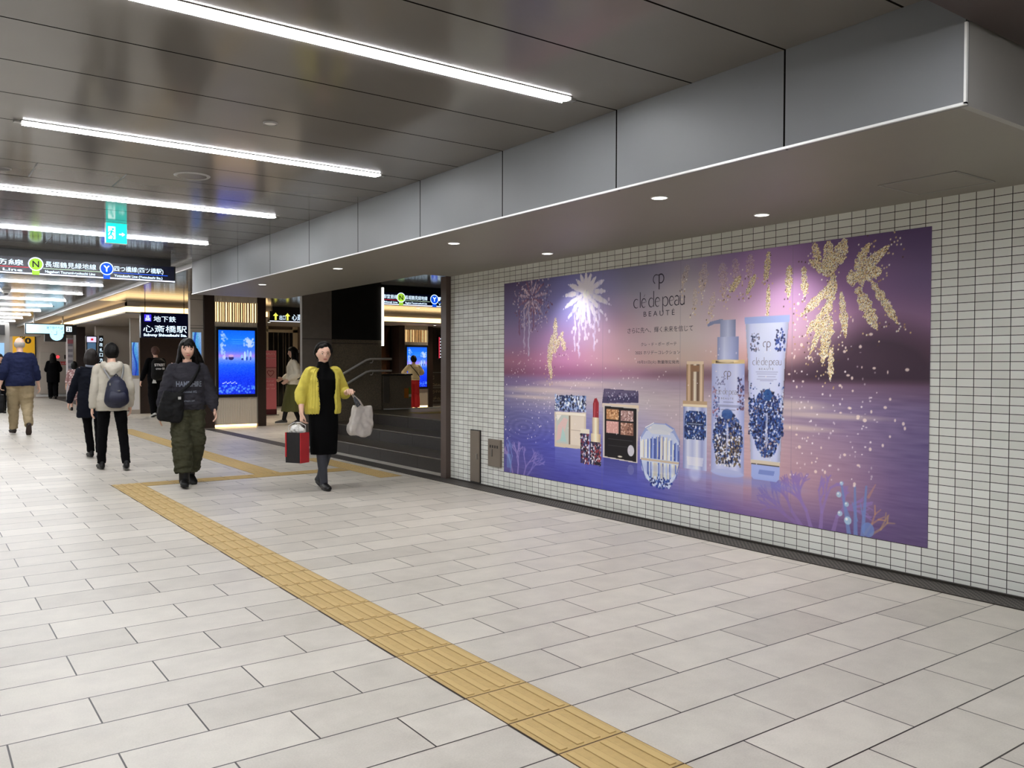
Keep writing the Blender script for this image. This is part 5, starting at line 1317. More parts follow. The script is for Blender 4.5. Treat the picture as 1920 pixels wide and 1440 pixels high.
SKIN = mat('skin', (220, 178, 156), rough=.5, var=.03, vscale=20)
M_hair = mat('black_hair', (9, 7, 6), rough=.5, spec=.2, var=.3, vscale=60, bump=.3, bscale=90)
class Person:
    """local frame: faces +y, right hand side +x, sizes for a 1.65 m body, scaled by the root"""
    def __init__(s, name, label, loc, face, height, voxel=.006, hands=None, feet=None, head=(0, 0, 0), lean=0.0, female=True, group=None, stout=1.0):
        s.k = height / 1.65; s.v = voxel / s.k; s.female = female; s.st = stout
        fx, fy = face; rz = math.atan2(-fx, fy)
        s.t = empty(name, (loc[0], loc[1], loc[2] if len(loc) > 2 else 0), rz); s.t.scale = (s.k,) * 3
        tag(s.t, label, 'person', group)
        s.lean = lean
        sw = .162 if female else .172
        s.sh = {k: Vector((k * sw, lean * .5, 1.345)) for k in (-1, 1)}
        s.hip = {k: Vector((k * .088, 0, .90)) for k in (-1, 1)}
        hands = hands or {}
        s.wr, s.el, s.hd = {}, {}, {}
        for k in (-1, 1):
            h = hands.get(k, {}); tgt = Vector(h.get('p', (k * .26, .04, .78)))
            s.el[k], s.wr[k] = ik(s.sh[k], tgt, .275, .245, h.get('hint', (k * .25, -1, 0)))
            s.hd[k] = h
        feet = feet or {}
        s.kn, s.an, s.ft = {}, {}, {}
        for k in (-1, 1):
            f = feet.get(k, {}); a = Vector(f.get('p', (k * .09, 0, .075)))
            s.kn[k], s.an[k] = ik(s.hip[k], a, .414, .414, (k * .08, 1, 0)); s.ft[k] = f
        s.neck = Vector((0, lean * .8, 1.40)); 
        yaw, pitch, roll = head
        s.HM = Matrix.Translation(Vector((0, lean + .018, 1.537))) @ Matrix.Rotation(yaw, 4, 'Z') @ Matrix.Rotation(pitch, 4, 'X') @ Matrix.Rotation(roll, 4, 'Y')
    def body(s, skin=None, eyes=True, glasses=False, legs=True):
        bm = bmesh.new(); L = s.lean; g = s.st
        rl(bm, [(Vector((0, y + L * q, z)), Vector((1, 0, 0)), Vector((0, 1, 0)), rx * g, ry * g) for z, rx, ry, y, q in
                ((.80, .08, .06, 0, 0), (.84, .145, .095, 0, 0), (.93, .155, .105, -.005, 0), (1.03, .120, .085, 0, .1), (1.14, .125, .09, .002, .3), (1.25, .140, .097, .003, .5), (1.33, .135, .082, 0, .6), (1.385, .085, .062, -.002, .75))], 24)
        limb(bm, [s.neck + Vector((0, -.012, -.05)), s.neck + Vector((0, -.004, .02)), s.HM @ Vector((0, -.012, -.06))], [(.060, .058), (.050, .052), (.048, .055)], n=16)
        add_head(bm, s.HM)
        for k in (-1, 1):
            limb(bm, [s.sh[k] - Vector((k * .05, 0, 0)), s.sh[k], s.sh[k].lerp(s.el[k], .5), s.el[k], s.el[k].lerp(s.wr[k], .35), s.wr[k]], [.036, .043, .038, .033, .034, .024], n=14)
            h = s.hd[k]; d = s.wr[k] - s.el[k]; d = Vector(h.get('dir', d)).normalized()
            add_hand(bm, s.wr[k], d, h.get('palm', (-k, 0, 0)), h.get('thumb', 1 if Vector(d).cross(Vector(h.get('palm', (-k, 0, 0)))).dot(Vector((0, 1, 0))) > 0 else -1), curl=h.get('curl', .35), grip=h.get('grip', False))
            if legs:
                limb(bm, [s.hip[k], s.hip[k].lerp(s.kn[k], .5), s.kn[k], s.kn[k].lerp(s.an[k], .35), s.an[k]], [.078 * g, .066 * g, .050, .048, .034], n=14)
        o = fuse(bm, 'body', skin or SKIN, s.t, s.v * .8, smooth=2)
        if eyes:
            for e in (-1, 1):
                b = MB(); r = bmesh.ops.create_uvsphere(b.bm, u_segments=12, v_segments=8, radius=1)
                for v in r['verts']: v.co = s.HM @ (Vector((e * .030, .0775, .003)) + Vector((v.co.x * .0125, v.co.y * .006, v.co.z * .0048)))
                ey = b.build('eye', mat('eye_white', (215, 208, 202), rough=.3), o, True)
                b = MB(); r = bmesh.ops.create_uvsphere(b.bm, u_segments=10, v_segments=8, radius=1)
                for v in r['verts']: v.co = s.HM @ (Vector((e * .030, .0815, .0035)) + Vector((v.co.x * .0058, v.co.y * .004, v.co.z * .0052)))
                b.build('iris', mat('iris_dark', (24, 16, 14), rough=.2), ey, True)
                b = MB(); b.tube([s.HM @ Vector(p) for p in ((e * .017, .0845, .0085), (e * .030, .0850, .0105), (e * .043, .0780, .0075))], .0014, 6)
                b.build('eyelid_line', M_hair, ey)
                b = MB(); b.tube([s.HM @ Vector(p) for p in ((e * .014, .0895, .0225), (e * .030, .0890, .0275), (e * .046, .0795, .0235))], [.0022, .0030, .0014], 6)
                b.build('eyebrow', M_hair, o)
            b = MB(); r = bmesh.ops.create_uvsphere(b.bm, u_segments=16, v_segments=8, radius=1)
            for v in r['verts']: v.co = s.HM @ (Vector((0, .0885, -.0565)) + Vector((v.co.x * .0215, v.co.y * .006 - .004 * abs(v.co.x) ** 2, v.co.z * (.0068 if v.co.z < 0 else .0052))))
            b.build('lips', mat('lips', (176, 92, 88), rough=.4), o, True)
        if glasses:
            b = MB()
            for e in (-1, 1):
                c_ = Vector((e * .031, .094, 0)); b.tube([s.HM @ (c_ + Vector((.021 * math.cos(a), -.006 * abs(math.cos(a)), .014 * math.sin(a)))) for a in [2 * math.pi * q / 16 for q in range(17)]], .0009, 5)
                b.tube([s.HM @ Vector((e * .052, .088, .003)), s.HM @ Vector((e * .078, .0, .006))], .0009, 5)
            b.tube([s.HM @ Vector((-.010, .096, .002)), s.HM @ Vector((.010, .096, .002))], .0009, 5)
            b.build('glasses', mat('thin_gold_frame', (190, 170, 120), rough=.3, metal=.8), s.t)
        s.bodyo = o
        return o
    def hair(s, style, m=None, col=None, fringe=.045, thick=.016, locks=None):
        m = m or M_hair
        bm = bmesh.new(); nu, nv = 44, 30; rows = []
        def off(d):
            p = head_pt(d, .003)
            if style == 'rim':
                o_ = .006 if (-.055 < p.z < .035 and p.y < .035) else -.02
                return o_
            face = 1.0
            up = max(0, min(1, (p.z - fringe + .012 * abs(p.x) / .07) / .018))
            side = max(0, min(1, (abs(p.x) - (.056 if style != 'short' else .062)) / .012))
            back = max(0, min(1, (.030 - p.y) / .03)) if style == 'short' else max(0, min(1, (.045 - p.y) / .03))
            low = 1.0
            if style in ('short', 'puffy'): low = max(0, min(1, (p.z - ((-.085 if style == 'short' else -.065) if p.y < -.035 else ((-.080 if style == 'short' else -.050) + (p.y + .035) * 1.8))) / .02))
            k = max(up, min(1, max(side * back, back))) * low
            t = thick * (1.25 if p.z > 0 else .95) + .004 * noise.noise(p * 55) + .003 * noise.noise(p * 120)
            return -.018 + (t + .018) * k
        for j in range(1, nv):
            th = math.pi * j / nv; row = []
            for i in range(nu):
                d = (math.sin(th) * math.cos(2 * math.pi * i / nu), math.sin(th) * math.sin(2 * math.pi * i / nu), math.cos(th))
                row.append(bm.verts.new(s.HM @ (head_pt(d, .003) + Vector(d) * off(d))))
            rows.append(row)
        top = bm.verts.new(s.HM @ (head_pt((0, 0, 1), .003) + Vector((0, 0, off((0, 0, 1)))))); bot = bm.verts.new(s.HM @ (head_pt((0, 0, -1), .003) + Vector((0, 0, .02))))
        for j in range(len(rows) - 1):
            for i in range(nu): bm.faces.new((rows[j][i], rows[j][(i + 1) % nu], rows[j + 1][(i + 1) % nu], rows[j + 1][i]))
        for i in range(nu): bm.faces.new((top, rows[0][(i + 1) % nu], rows[0][i])); bm.faces.new((bot, rows[-1][i], rows[-1][(i + 1) % nu]))
        H = lambda *p: s.HM @ Vector(p)
        if style == 'long':
            limb(bm, [H(0, -.05, .06), H(0, -.085, -.02), H(0, -.085, -.12), H(0, -.10, -.22), H(0, -.10, -.30)], [(.07, .045), (.098, .045), (.112, .040), (.11, .030), (.075, .016)])
            for e in (-1, 1):
                limb(bm, [H(e * .05, .01, .08), H(e * .082, .002, 0), H(e * .090, -.008, -.09), H(e * .108, -.02, -.18), H(e * .112, -.03, -.27)], [(.03, .022), (.040, .018), (.044, .020), (.040, .022), (.018, .012)], side=s.HM.to_3x3() @ Vector((0, 1, 0)))
        if style == 'bob':
            limb(bm, [H(0, -.04, .05), H(0, -.07, -.03), H(0, -.06, -.11), H(0, -.05, -.135)], [(.08, .05), (.095, .05), (.085, .045), (.06, .03)])
            for e in (-1, 1):
                limb(bm, [H(e * .05, .01, .07), H(e * .082, .0, 0), H(e * .080, -.005, -.08), H(e * .07, -.01, -.11)], [(.03, .02), (.042, .018), (.038, .018), (.02, .01)], side=s.HM.to_3x3() @ Vector((0, 1, 0)))
        if style == 'puffy':
            for x, y, z, r in ((0, -.03, .085, .066), (-.045, -.01, .075, .05), (.045, -.01, .075, .05), (0, -.075, .03, .06), (-.062, -.025, .045, .036), (.062, -.025, .045, .036), (.0, .035, .095, .035), (.03, .045, .085, .03), (0, -.065, -.02, .048)):
                limb(bm, [H(x, y, z - .004), H(x, y, z + .004)], [r, r], n=14)
        if locks:
            for pts, rr in locks: limb(bm, [H(*p) for p in pts], rr, side=s.HM.to_3x3() @ Vector((0, 1, 0)), n=10)
        return fuse(bm, 'hair', m, s.t, s.v * .9, smooth=1, fold=.004, fscale=30, aniso=(1, 1, .35))
    def top(s, m, hem=.80, fit=.018, sleeve=1.0, loose=.0, wrist_r=.040, name='sweater', front_open=None, fold=.006, collar=.012, rx_hem=None, ribs=None, shoulders=True, arms=(-1, 1), drop=0.0, neckz=1.40, arm_r=.0):
        bm = bmesh.new(); L = s.lean; f = fit; g = s.st
        prof = [(hem, (rx_hem or .165) * g + loose, .115 * g + loose * .7, -.005, 0), (max(hem + .05, .93), .160 * g + f * .6 + loose * .8, .112 * g + f + loose * .5, -.005, 0), (1.04, .134 * g + f + loose * .7, .095 * g + f + loose * .5, 0, .1), (1.14, .137 * g + f + loose * .5, .100 * g + f + loose * .3, .002, .3),
                (1.25, .150 * g + f, .106 * g + f, .003, .5), (1.33, .148 * g + f * .5, .092 * g + f * .4, 0, .6), (1.375, .095 * g + f * .2, .070 * g + f * .3, -.002, .75), (neckz, .062 + collar, .058 + collar, -.004, .8)]
        prof = [p for p in prof if p[0] >= hem - 1e-6]
        if front_open is None:
            rl(bm, [(Vector((0, y + L * q, z)), Vector((1, 0, 0)), Vector((0, 1, 0)), rx, ry) for z, rx, ry, y, q in prof], 28)
        else:
            # open front: a thick shell that leaves the middle of the chest free
            T = .012; n = 40; rows = []
            for z, rx, ry, y, q in prof[:-1]:
                gap = front_open(z) ; a0 = math.pi / 2 + gap; a1 = math.pi / 2 + 2 * math.pi - gap
                ro, ri = [], []
                for i in range(n + 1):
                    a = a0 + (a1 - a0) * i / n; c_ = Vector((0, y + L * q, z))
                    ro.append(bm.verts.new(c_ + Vector((math.cos(a) * (rx + .012), math.sin(a) * (ry + .012), 0)))); ri.append(bm.verts.new(c_ + Vector((math.cos(a) * (rx - T), math.sin(a) * (ry - T), 0))))
                rows.append(ro + ri[::-1])
            for j in range(len(rows) - 1):
                N = len(rows[j])
                for i in range(N): bm.faces.new((rows[j][i], rows[j][(i + 1) % N], rows[j + 1][(i + 1) % N], rows[j + 1][i]))
            for row in (rows[0], rows[-1]):
                for i in range(n): 
                    bm.faces.new((row[i], row[i + 1], row[len(row) - 2 - i], row[len(row) - 1 - i]))
        for k in arms:
            p = s.sh[k]; e = s.el[k]; w_ = s.wr[k]
            end = e.lerp(w_, sleeve)
            pts = [p - Vector((k * .075, 0, -.006)), p + Vector((k * .000, 0, -.012 - drop)), p.lerp(e, .5), e, e.lerp(end, .6), end]
            limb(bm, pts, [.030 + f * .3, .046 + f * .35 + arm_r * .4, .046 + f * .35 + arm_r, .041 + f * .5 + loose * .2 + arm_r, .038 + f * .45 + loose * .2 + arm_r, wrist_r], n=18)
        return fuse(bm, name, m, s.t, s.v, smooth=3, fold=fold, fscale=11, aniso=(1, 1, 1.7), ribs=ribs)
    def trousers(s, m, width=(.098, .082, .070, .058), hem=-.02, fold=.006, name='trousers', waist=1.0, hipw=.172, flare=0.0):
        bm = bmesh.new(); g = s.st
        rl(bm, [(Vector((0, y, z)), Vector((1, 0, 0)), Vector((0, 1, 0)), rx * g, ry * g) for z, rx, ry, y in ((.80, .12, .09, -.004), (.86, hipw, .122, -.006), (.93, hipw, .122, -.006), (waist, .142, .104, 0))], 24)
        for k in (-1, 1):
            h, kn, an = s.hip[k], s.kn[k], s.an[k]
            d = (an - kn).normalized(); end = an + d * (.0 - hem)
            limb(bm, [h + Vector((0, 0, .02)), h.lerp(kn, .5), kn, kn.lerp(end, .5), end], [width[0] * g, width[1] * g, width[2] * g, (width[2] + width[3]) / 2 + flare, width[3] + flare], n=18, round_caps=False)
        return fuse(bm, name, m, s.t, s.v, smooth=3, fold=fold, fscale=10, aniso=(1, 1, 1.8))
    def shoes(s, m, L=.255, h=.075, sole=None, W=.044, heel=0.0):
        for k in (-1, 1):
            a = s.an[k]; f = s.ft[k]; pit = f.get('pitch', 0.0); yw = f.get('yaw', 0.0) - k * .10
            M = Matrix.Translation(a) @ Matrix.Rotation(yw, 4, 'Z') @ Matrix.Rotation(pit, 4, 'X')
            F = lambda x, y, z: M @ Vector((x, y, z - .075))
            bm = bmesh.new()
            limb(bm, [F(0, -.055, .035), F(0, -.02, .045), F(0, .05, .040), F(0, .12, .032), F(0, L - .085, .026)], [(W * .72, .032), (W * .82, .042), (W * .92, .038), (W, .029), (W * .72, .020)], side=M.to_3x3() @ Vector((1, 0, 0)), n=16)
            limb(bm, [F(0, -.02, .05), F(0, -.012, h + .02)], [(.054 if h > .1 else .038, .056 if h > .1 else .046), (.056 if h > .1 else .036, .058 if h > .1 else .046)], side=M.to_3x3() @ Vector((1, 0, 0)), n=14)
            for v in bm.verts:
                q = M.inverted() @ v.co
                if q.z < -.067: q.z = -.067; v.co = M @ q
            o = fuse(bm, 'shoe', m, s.t, s.v, smooth=1)
            b = MB(); pr = [(W * .80 * math.cos(t) * (1.12 if math.sin(t) > 0 else .95), .055 + .5 * (L + .01) * math.sin(t)) for t in [2 * math.pi * q / 20 for q in range(20)]]
            A = [b.bm.verts.new(F(x, y, 0.0)) for x, y in pr]; B = [b.bm.verts.new(F(x, y, .014)) for x, y in pr]
            b.bm.faces.new(A); b.bm.faces.new(B[::-1])
            for q in range(20): b.bm.faces.new((A[q], B[q], B[(q + 1) % 20], A[(q + 1) % 20]))
            b.build('sole', sole or M_black, o)
    def strap(s, pts, m, w_=.02, name='strap', off=.004, parent=None):
        """flat band laid over the clothes along pts"""
        b = MB(); P = [Vector(p) for p in pts]; C = []
        for i in range(len(P) - 1):
            for q in range(5): C.append(cr(P, i, q / 5))
        C.append(P[-1])
        bm = b.bm; prev = None
        ctr = Vector((0, 0, 1.15))
        for i, c_ in enumerate(C):
            t = (C[min(i + 1, len(C) - 1)] - C[max(i - 1, 0)]).normalized(); n_ = Vector((c_.x, c_.y, 0)); n_ = n_.normalized() if n_.length > .01 else Vector((0, 1, 0))
            if abs(n_.dot(t)) > .9: n_ = Vector((0, 0, 1))
            sd = t.cross(n_).normalized(); n_ = sd.cross(t)
            row = [bm.verts.new(c_ + sd * w_ / 2 + n_ * off), bm.verts.new(c_ - sd * w_ / 2 + n_ * off), bm.verts.new(c_ - sd * w_ / 2 - n_ * off), bm.verts.new(c_ + sd * w_ / 2 - n_ * off)]
            if prev:
                for q in range(4): bm.faces.new((prev[q], prev[(q + 1) % 4], row[(q + 1) % 4], row[q]))
            prev = row
        return b.build(name, m, parent or s.t, True)
def drape(me_obj, target, axis=(0, 1, 0), off=.003, back=.3):
    """press flat print onto the cloth of target along -axis"""
    tm = target.data; bvh = BVHTree.FromPolygons([v.co for v in tm.vertices], [p.vertices for p in tm.polygons])
    A = Vector(axis)
    for v in me_obj.data.vertices:
        hit = bvh.ray_cast(v.co + A * back, -A)
        if hit[0] is not None: v.co = hit[0] + A * off
def loose_bag(name, parent, m, c, w_, d_, h_, bulge=.02, fold=.01, voxel=.008, taper=.9, tilt=0.0, fscale=14):
    bm = bmesh.new(); rings = []
    M = Matrix.Translation(Vector(c)) @ Matrix.Rotation(tilt, 4, 'Y')
    n = 28
    R_ = []
    for z, k in ((-h_ / 2, .82), (-h_ / 2 + .02, .97), (-h_ * .15, 1.0 + bulge), (h_ * .25, taper + bulge * .5), (h_ / 2, taper * .9)):
        ring = []
        for i in range(n):
            a = 2 * math.pi * i / n; ca, sa = math.cos(a), math.sin(a)
            x = math.copysign(abs(ca) ** .55, ca) * w_ / 2 * k; y = math.copysign(abs(sa) ** .55, sa) * d_ / 2 * k
            ring.append(bm.verts.new(M @ Vector((x, y, z))))
        R_.append(ring)
    for i in range(len(R_) - 1):
        for k in range(n): bm.faces.new((R_[i][k], R_[i][(k + 1) % n], R_[i + 1][(k + 1) % n], R_[i + 1][k]))
    bm.faces.new(R_[0][::-1]); bm.faces.new(R_[-1])
    return fuse(bm, name, m, parent, voxel, smooth=2, fold=fold, fscale=fscale)

# ---- 1. young woman in the charcoal sweatshirt, walking towards the viewer
g = Person('person', 'young woman with long black hair in charcoal sweatshirt and wide olive trousers walking forward', (2.52, 9.72), (-.10, -1), 1.625, voxel=.0055,
           hands={1: dict(p=(.285, .05, .83), curl=.30), -1: dict(p=(-.27, .10, .86), curl=.35)},
           feet={1: dict(p=(.065, .17, .080), pitch=.05), -1: dict(p=(-.055, -.16, .115), pitch=-.35)}, head=(-.05, -.04, 0))
g.body()
g.hair('long', fringe=.050, thick=.017, locks=[([(-.02, .06, .10), (-.035, .088, .06), (-.048, .085, .02)], [.012, .010, .004]), ([(.0, .07, .10), (.004, .098, .06), (-.004, .098, .030)], [.010, .008, .003]), ([(.02, .065, .10), (.036, .09, .06), (.052, .08, .015)], [.012, .010, .004]), ([(.012, .07, .10), (.022, .096, .06), (.022, .094, .028)], [.008, .006, .003]), ([(-.012, .07, .10), (-.02, .096, .06), (-.028, .092, .03)], [.008, .006, .003]),
                                                   ([(-.075, 0, 0), (-.115, -.03, -.09), (-.150, -.07, -.16), (-.165, -.10, -.24)], [.04, .045, .04, .02])])
M_sw = mat('charcoal_sweatshirt', (48, 47, 53), rough=.9, spec=.15, var=.08, vscale=30, bump=.2, bscale=300)
sw = g.top(M_sw, hem=.86, fit=.034, loose=.030, sleeve=.98, wrist_r=.038, fold=.011, drop=.01, arm_r=.012, rx_hem=.165)
# hem and cuff ribs
pr = letters([('HAMPSHIRE', 0, 1.125, .060, .27, 'CENTER', .02), ('established 1972', 0, 1.055, .024, .15, 'CENTER', .02), ('ATHLETIC DEPT.', 0, .955, .018, .12, 'CENTER', .02)], 'chest_print', mat('grey_print', (120, 126, 140), rough=.8), g.t, ((0, .2, 0), (-1, 0, 0), (0, 0, 1)))
drape(pr, sw, off=.007)
g.trousers(mat('olive_cotton', (60, 60, 45), rough=.9, spec=.15, var=.1, vscale=12), width=(.108, .108, .108, .098), hem=.075, fold=.016, hipw=.175)
g.shoes(mat('black_leather', (11, 11, 12), rough=.45, spec=.35), h=.20, sole=mat('dark_rubber', (26, 26, 28), rough=.7), W=.050)
M_bagk = mat('black_nylon', (10, 10, 12), rough=.7, spec=.25, var=.1, vscale=14)
bg = empty('shoulder_bag', (0, 0, 0)); bg.parent = None
bg.location = g.t.location; bg.rotation_euler = g.t.rotation_euler; bg.scale = g.t.scale
bb = loose_bag('bag_body', bg, M_bagk, (.19, .14, .90), .27, .12, .33, fold=.012, voxel=.007, tilt=-.18)
g.strap([(-.115, -.03, 1.385), (-.125, .055, 1.375), (-.095, .125, 1.30), (-.02, .165, 1.18), (.08, .17, 1.08), (.15, .15, 1.02)], M_bagk, .035, parent=bg)
g.strap([(-.115, -.03, 1.385), (-.09, -.115, 1.29), (.02, -.15, 1.16), (.16, -.12, 1.04), (.23, 0, 1.0)], M_bagk, .035, parent=bg)
b = MB(); b.box(.10, .13, .205, .215, .985, 1.015); b.build('bag_label', mat('pale_tag', (180, 180, 180)), bg)
tag(bg, 'black crossbody bag hanging on the hip of the young woman in the sweatshirt', 'bag')

# ---- 2. woman in the yellow cardigan
y_ = Person('person', 'woman with short black hair and glasses in yellow cardigan over long black dress', (3.66, 8.62), (.02, -1), 1.575, voxel=.0055,
            hands={1: dict(p=(.285, .06, .87), curl=.55, grip=True, dir=(.02, .05, -1)), -1: dict(p=(-.20, .22, 1.10), curl=.6, hint=(-.6, -.6, -1), dir=(.10, .7, .35), palm=(0, -.2, -1), grip=True)},
            feet={1: dict(p=(.035, .10, .080)), -1: dict(p=(-.02, -.14, .105), pitch=-.3)}, head=(-.22, -.02, 0))
y_.body(glasses=True)
y_.hair('puffy', fringe=.058, thick=.028)
M_bd = mat('black_dress_fabric', (8, 8, 9), rough=.9, spec=.1, var=.1, vscale=10)
bm = bmesh.new()
rl(bm, [(Vector((0, y, z)), Vector((1, 0, 0)), Vector((0, 1, 0)), rx, ry) for z, rx, ry, y in ((.40, .150, .140, .02), (.44, .154, .142, .02), (.70, .170, .145, .01), (.90, .172, .13, 0), (1.04, .152, .118, 0), (1.14, .150, .120, 0), (1.25, .152, .120, .003), (1.33, .132, .092, 0), (1.385, .080, .070, 0), (1.425, .064, .066, .0), (1.45, .060, .064, .004))], 30)
fuse(bm, 'dress', M_bd, y_.t, .0055, smooth=3, fold=.006, fscale=8, aniso=(1, 1, .4))
M_card = mat('yellow_knit', (204, 190, 78), rough=.8, var=.06, vscale=20)
def pleat(co): return .004 * np.sin(np.arctan2(co[:, 1], co[:, 0]) * 34) * (np.abs(co[:, 0]) < .26)
cd = y_.top(M_card, hem=.86, fit=.030, loose=.030, sleeve=.42, wrist_r=.056, name='cardigan', front_open=lambda z: .50 + .30 * max(0, (z - 1.0) / .4) if z < 1.34 else .75, fold=.005, ribs=pleat, arm_r=.008)
b = MB()
for k in range(8):
    z = .90 + k * .055; a = math.pi / 2 - .53 - .20 * max(0, (z - 1.0) / .4)
    b.cyl((math.cos(a) * .205, math.sin(a) * .165, z), (math.cos(a) * .215, math.sin(a) * .178, z), .006, n=8)
b.build('buttons', mat('black_button', (20, 20, 20), rough=.3), cd)
M_tights = mat('charcoal_tights', (58, 60, 68), rough=.8)
for k in (-1, 1):
    bm = bmesh.new(); limb(bm, [y_.hip[k], y_.kn[k], y_.kn[k].lerp(y_.an[k], .35), y_.an[k] + Vector((0, 0, -.01))], [.085, .058, .056, .042], n=16); fuse(bm, 'tights', M_tights, y_.t, .006, smooth=2)
y_.shoes(mat('black_leather', (11, 11, 12), rough=.45, spec=.35), h=.055, W=.043)
# her bags
def world(pers, v): 
    M = Matrix.Translation(pers.t.location) @ pers.t.rotation_euler.to_matrix().to_4x4() @ Matrix.Scale(pers.k, 4)
    return M @ Vector(v)
hr = world(y_, y_.wr[1] + Vector((.01, .01, -.10)))
t = empty('shopping_bag', (hr.x - .045, hr.y + .0, hr.z)); t.rotation_euler = (0, 0, -1.05)
b = MB(); zt = -.10; zb = -.42
b.prism([(-.095, zb), (.095, zb), (.100, zt), (-.100, zt)], 'y', -.070, .070); b.build('bag_body', mat('black_card_bag', (22, 22, 26), rough=.45), t)
b = MB(); b.prism([(-.071, zb), (.071, zb), (.071, zt), (-.071, zt)], 'x', .094, .104); b.build('red_side', mat('red_card', (176, 26, 36), rough=.45), t)
b = MB(); b.box(-.098, -.080, -.074, -.070, zb + .06, zt); b.build('red_edge', mat('red_card'), t)
b = MB()
for yy in (-.065, .065): b.tube([(-.06, yy, zt - .01), (-.07, yy * .8, -.03), (-.02, yy * .3, .005), (.02, yy * .3, .005), (.07, yy * .8, -.03), (.06, yy, zt - .01)], .004, 6)
b.build('handle_cord', mat('white_cord', (216, 214, 208), rough=.7), t)
bm = bmesh.new(); limb(bm, [(-.07, 0, zt), (-.03, 0, zt + .03), (.03, 0, zt + .03), (.07, 0, zt + .005)], [.03, .045, .045, .03], side=(0, 1, 0)); fuse(bm, 'white_wrapping', mat('white_tissue', (225, 224, 220), rough=.7), t, .006, smooth=1, fold=.014, fscale=30)
tag(t, 'black and red paper shopping bag held low by the woman in yellow', 'shopping bag')
hl = world(y_, y_.wr[-1] + Vector((0, 0, 0)))
t = empty('plastic_bag', (hl.x + .02, hl.y - .02, hl.z)); t.rotation_euler = (0, 0, .2)
M_pl = mat('translucent_white_plastic', (196, 190, 182), rough=.35, var=.08, vscale=9)
loose_bag('bag_body', t, M_pl, (.14, 0, -.31), .31, .13, .33, fold=.022, voxel=.008, taper=.78, tilt=.10, fscale=9)
b = MB()
for p in ((.06, -.04), (.20, .04)): b.tube([(p[0], p[1], -.17), (p[0] * .6 + .02, p[1] * .6, -.09), (.02, 0, -.01), (-.01, 0, .02)], [.016, .010, .007, .006], 8)
b.build('handle', M_pl, t, True)
b = MB(); b.tube([(.02, -.045, -.05), (.06, -.05, -.09), (.09, -.05, -.13), (.06, -.05, -.15), (.03, -.05, -.10), (.02, -.045, -.05)], .012, 8); b.build('tied_pouch', mat('dark_grey_cloth', (70, 74, 80), rough=.8), t, True)
tag(t, 'crumpled white plastic carrier bag hanging from the raised hand of the woman in yellow', 'plastic bag')

# ---- 3. person in the pale hooded jacket with the navy rucksack, seen from behind
h = Person('person', 'person in pale beige hooded jacket and black trousers seen from behind', (2.10, 11.70), (.06, 1), 1.61, voxel=.0065, female=False,
           hands={-1: dict(p=(-.235, -.02, .80), curl=.35), 1: dict(p=(.225, .02, .84), curl=.3)},
           feet={-1: dict(p=(-.115, .12, .078)), 1: dict(p=(.145, -.20, .085), pitch=-.1)}, head=(.15, 0, 0))
h.body(eyes=False); h.hair('short', thick=.014)
M_jk = mat('beige_cotton_jacket', (186, 180, 166), rough=.85, var=.04, vscale=10)
jk = h.top(M_jk, hem=.78, fit=.024, loose=.026, sleeve=.98, wrist_r=.042, fold=.006, name='jacket', rx_hem=.170)
bm = bmesh.new()
limb(bm, [(-.085, .02, 1.40), (-.095, -.07, 1.37), (0, -.125, 1.31), (.095, -.07, 1.37), (.085, .02, 1.40)], [(.03, .03), (.045, .04), (.05, .055), (.045, .04), (.03, .03)], side=(0, 0, 1), n=14)
limb(bm, [(0, -.08, 1.39), (0, -.13, 1.33), (0, -.15, 1.25)], [(.09, .03), (.085, .04), (.04, .02)]); fuse(bm, 'hood', M_jk, jk, .006, smooth=2, fold=.006, fscale=16)
h.trousers(mat('black_slim_trousers', (10, 10, 12), rough=.9, spec=.1), width=(.092, .078, .062, .052), hem=.0, fold=.006)
h.shoes(mat('black_leather', (11, 11, 12), rough=.45, spec=.35), h=.07)
M_nv = mat('navy_nylon', (20, 24, 50), rough=.55, var=.12, vscale=9)
bp = empty('rucksack', (0, 0, 0)); bp.location = h.t.location; bp.rotation_euler = h.t.rotation_euler; bp.scale = h.t.scale
bm = bmesh.new()
limb(bm, [(.03, -.20, .87), (.03, -.23, .92), (.03, -.235, 1.02), (.03, -.21, 1.13), (.03, -.17, 1.205)], [(.125, .06), (.150, .085), (.140, .090), (.110, .075), (.06, .035)], n=22); bpb = fuse(bm, 'bag_body', M_nv, bp, .007, smooth=2, fold=.008, fscale=10)
bm = bmesh.new(); limb(bm, [(.03, -.305, .90), (.03, -.32, .96), (.03, -.30, 1.03)], [(.10, .025), (.11, .035), (.09, .02)], n=18); fuse(bm, 'front_pocket', M_nv, bp, .007, smooth=2)
b = MB(); b.box(.03, .06, -.333, -.325, 1.04, 1.055); b.box(-.06, -.045, -.28, -.27, 1.115, 1.145); b.build('metal_buckle', M_steel, bp)
M_st = mat('grey_strap', (150, 150, 152), rough=.7)
for k, x in ((-1, -.10), (1, .13)): h.strap([(x * .9, .05, 1.385), (x, -.06, 1.385), (x * .95, -.135, 1.30), (x * .6 + .02, -.17, 1.20), (x * .4 + .02, -.19, 1.14)], M_st, .022, parent=bp, name='shoulder_strap')
b = MB(); b.tube([(.01, -.18, 1.19), (.01, -.19, 1.24), (.03, -.185, 1.26), (.05, -.19, 1.24), (.05, -.18, 1.19)], .007, 8); b.build('carry_loop', M_nv, bp)
tag(bp, 'small navy blue rucksack on the back of the person in the beige jacket', 'backpack')

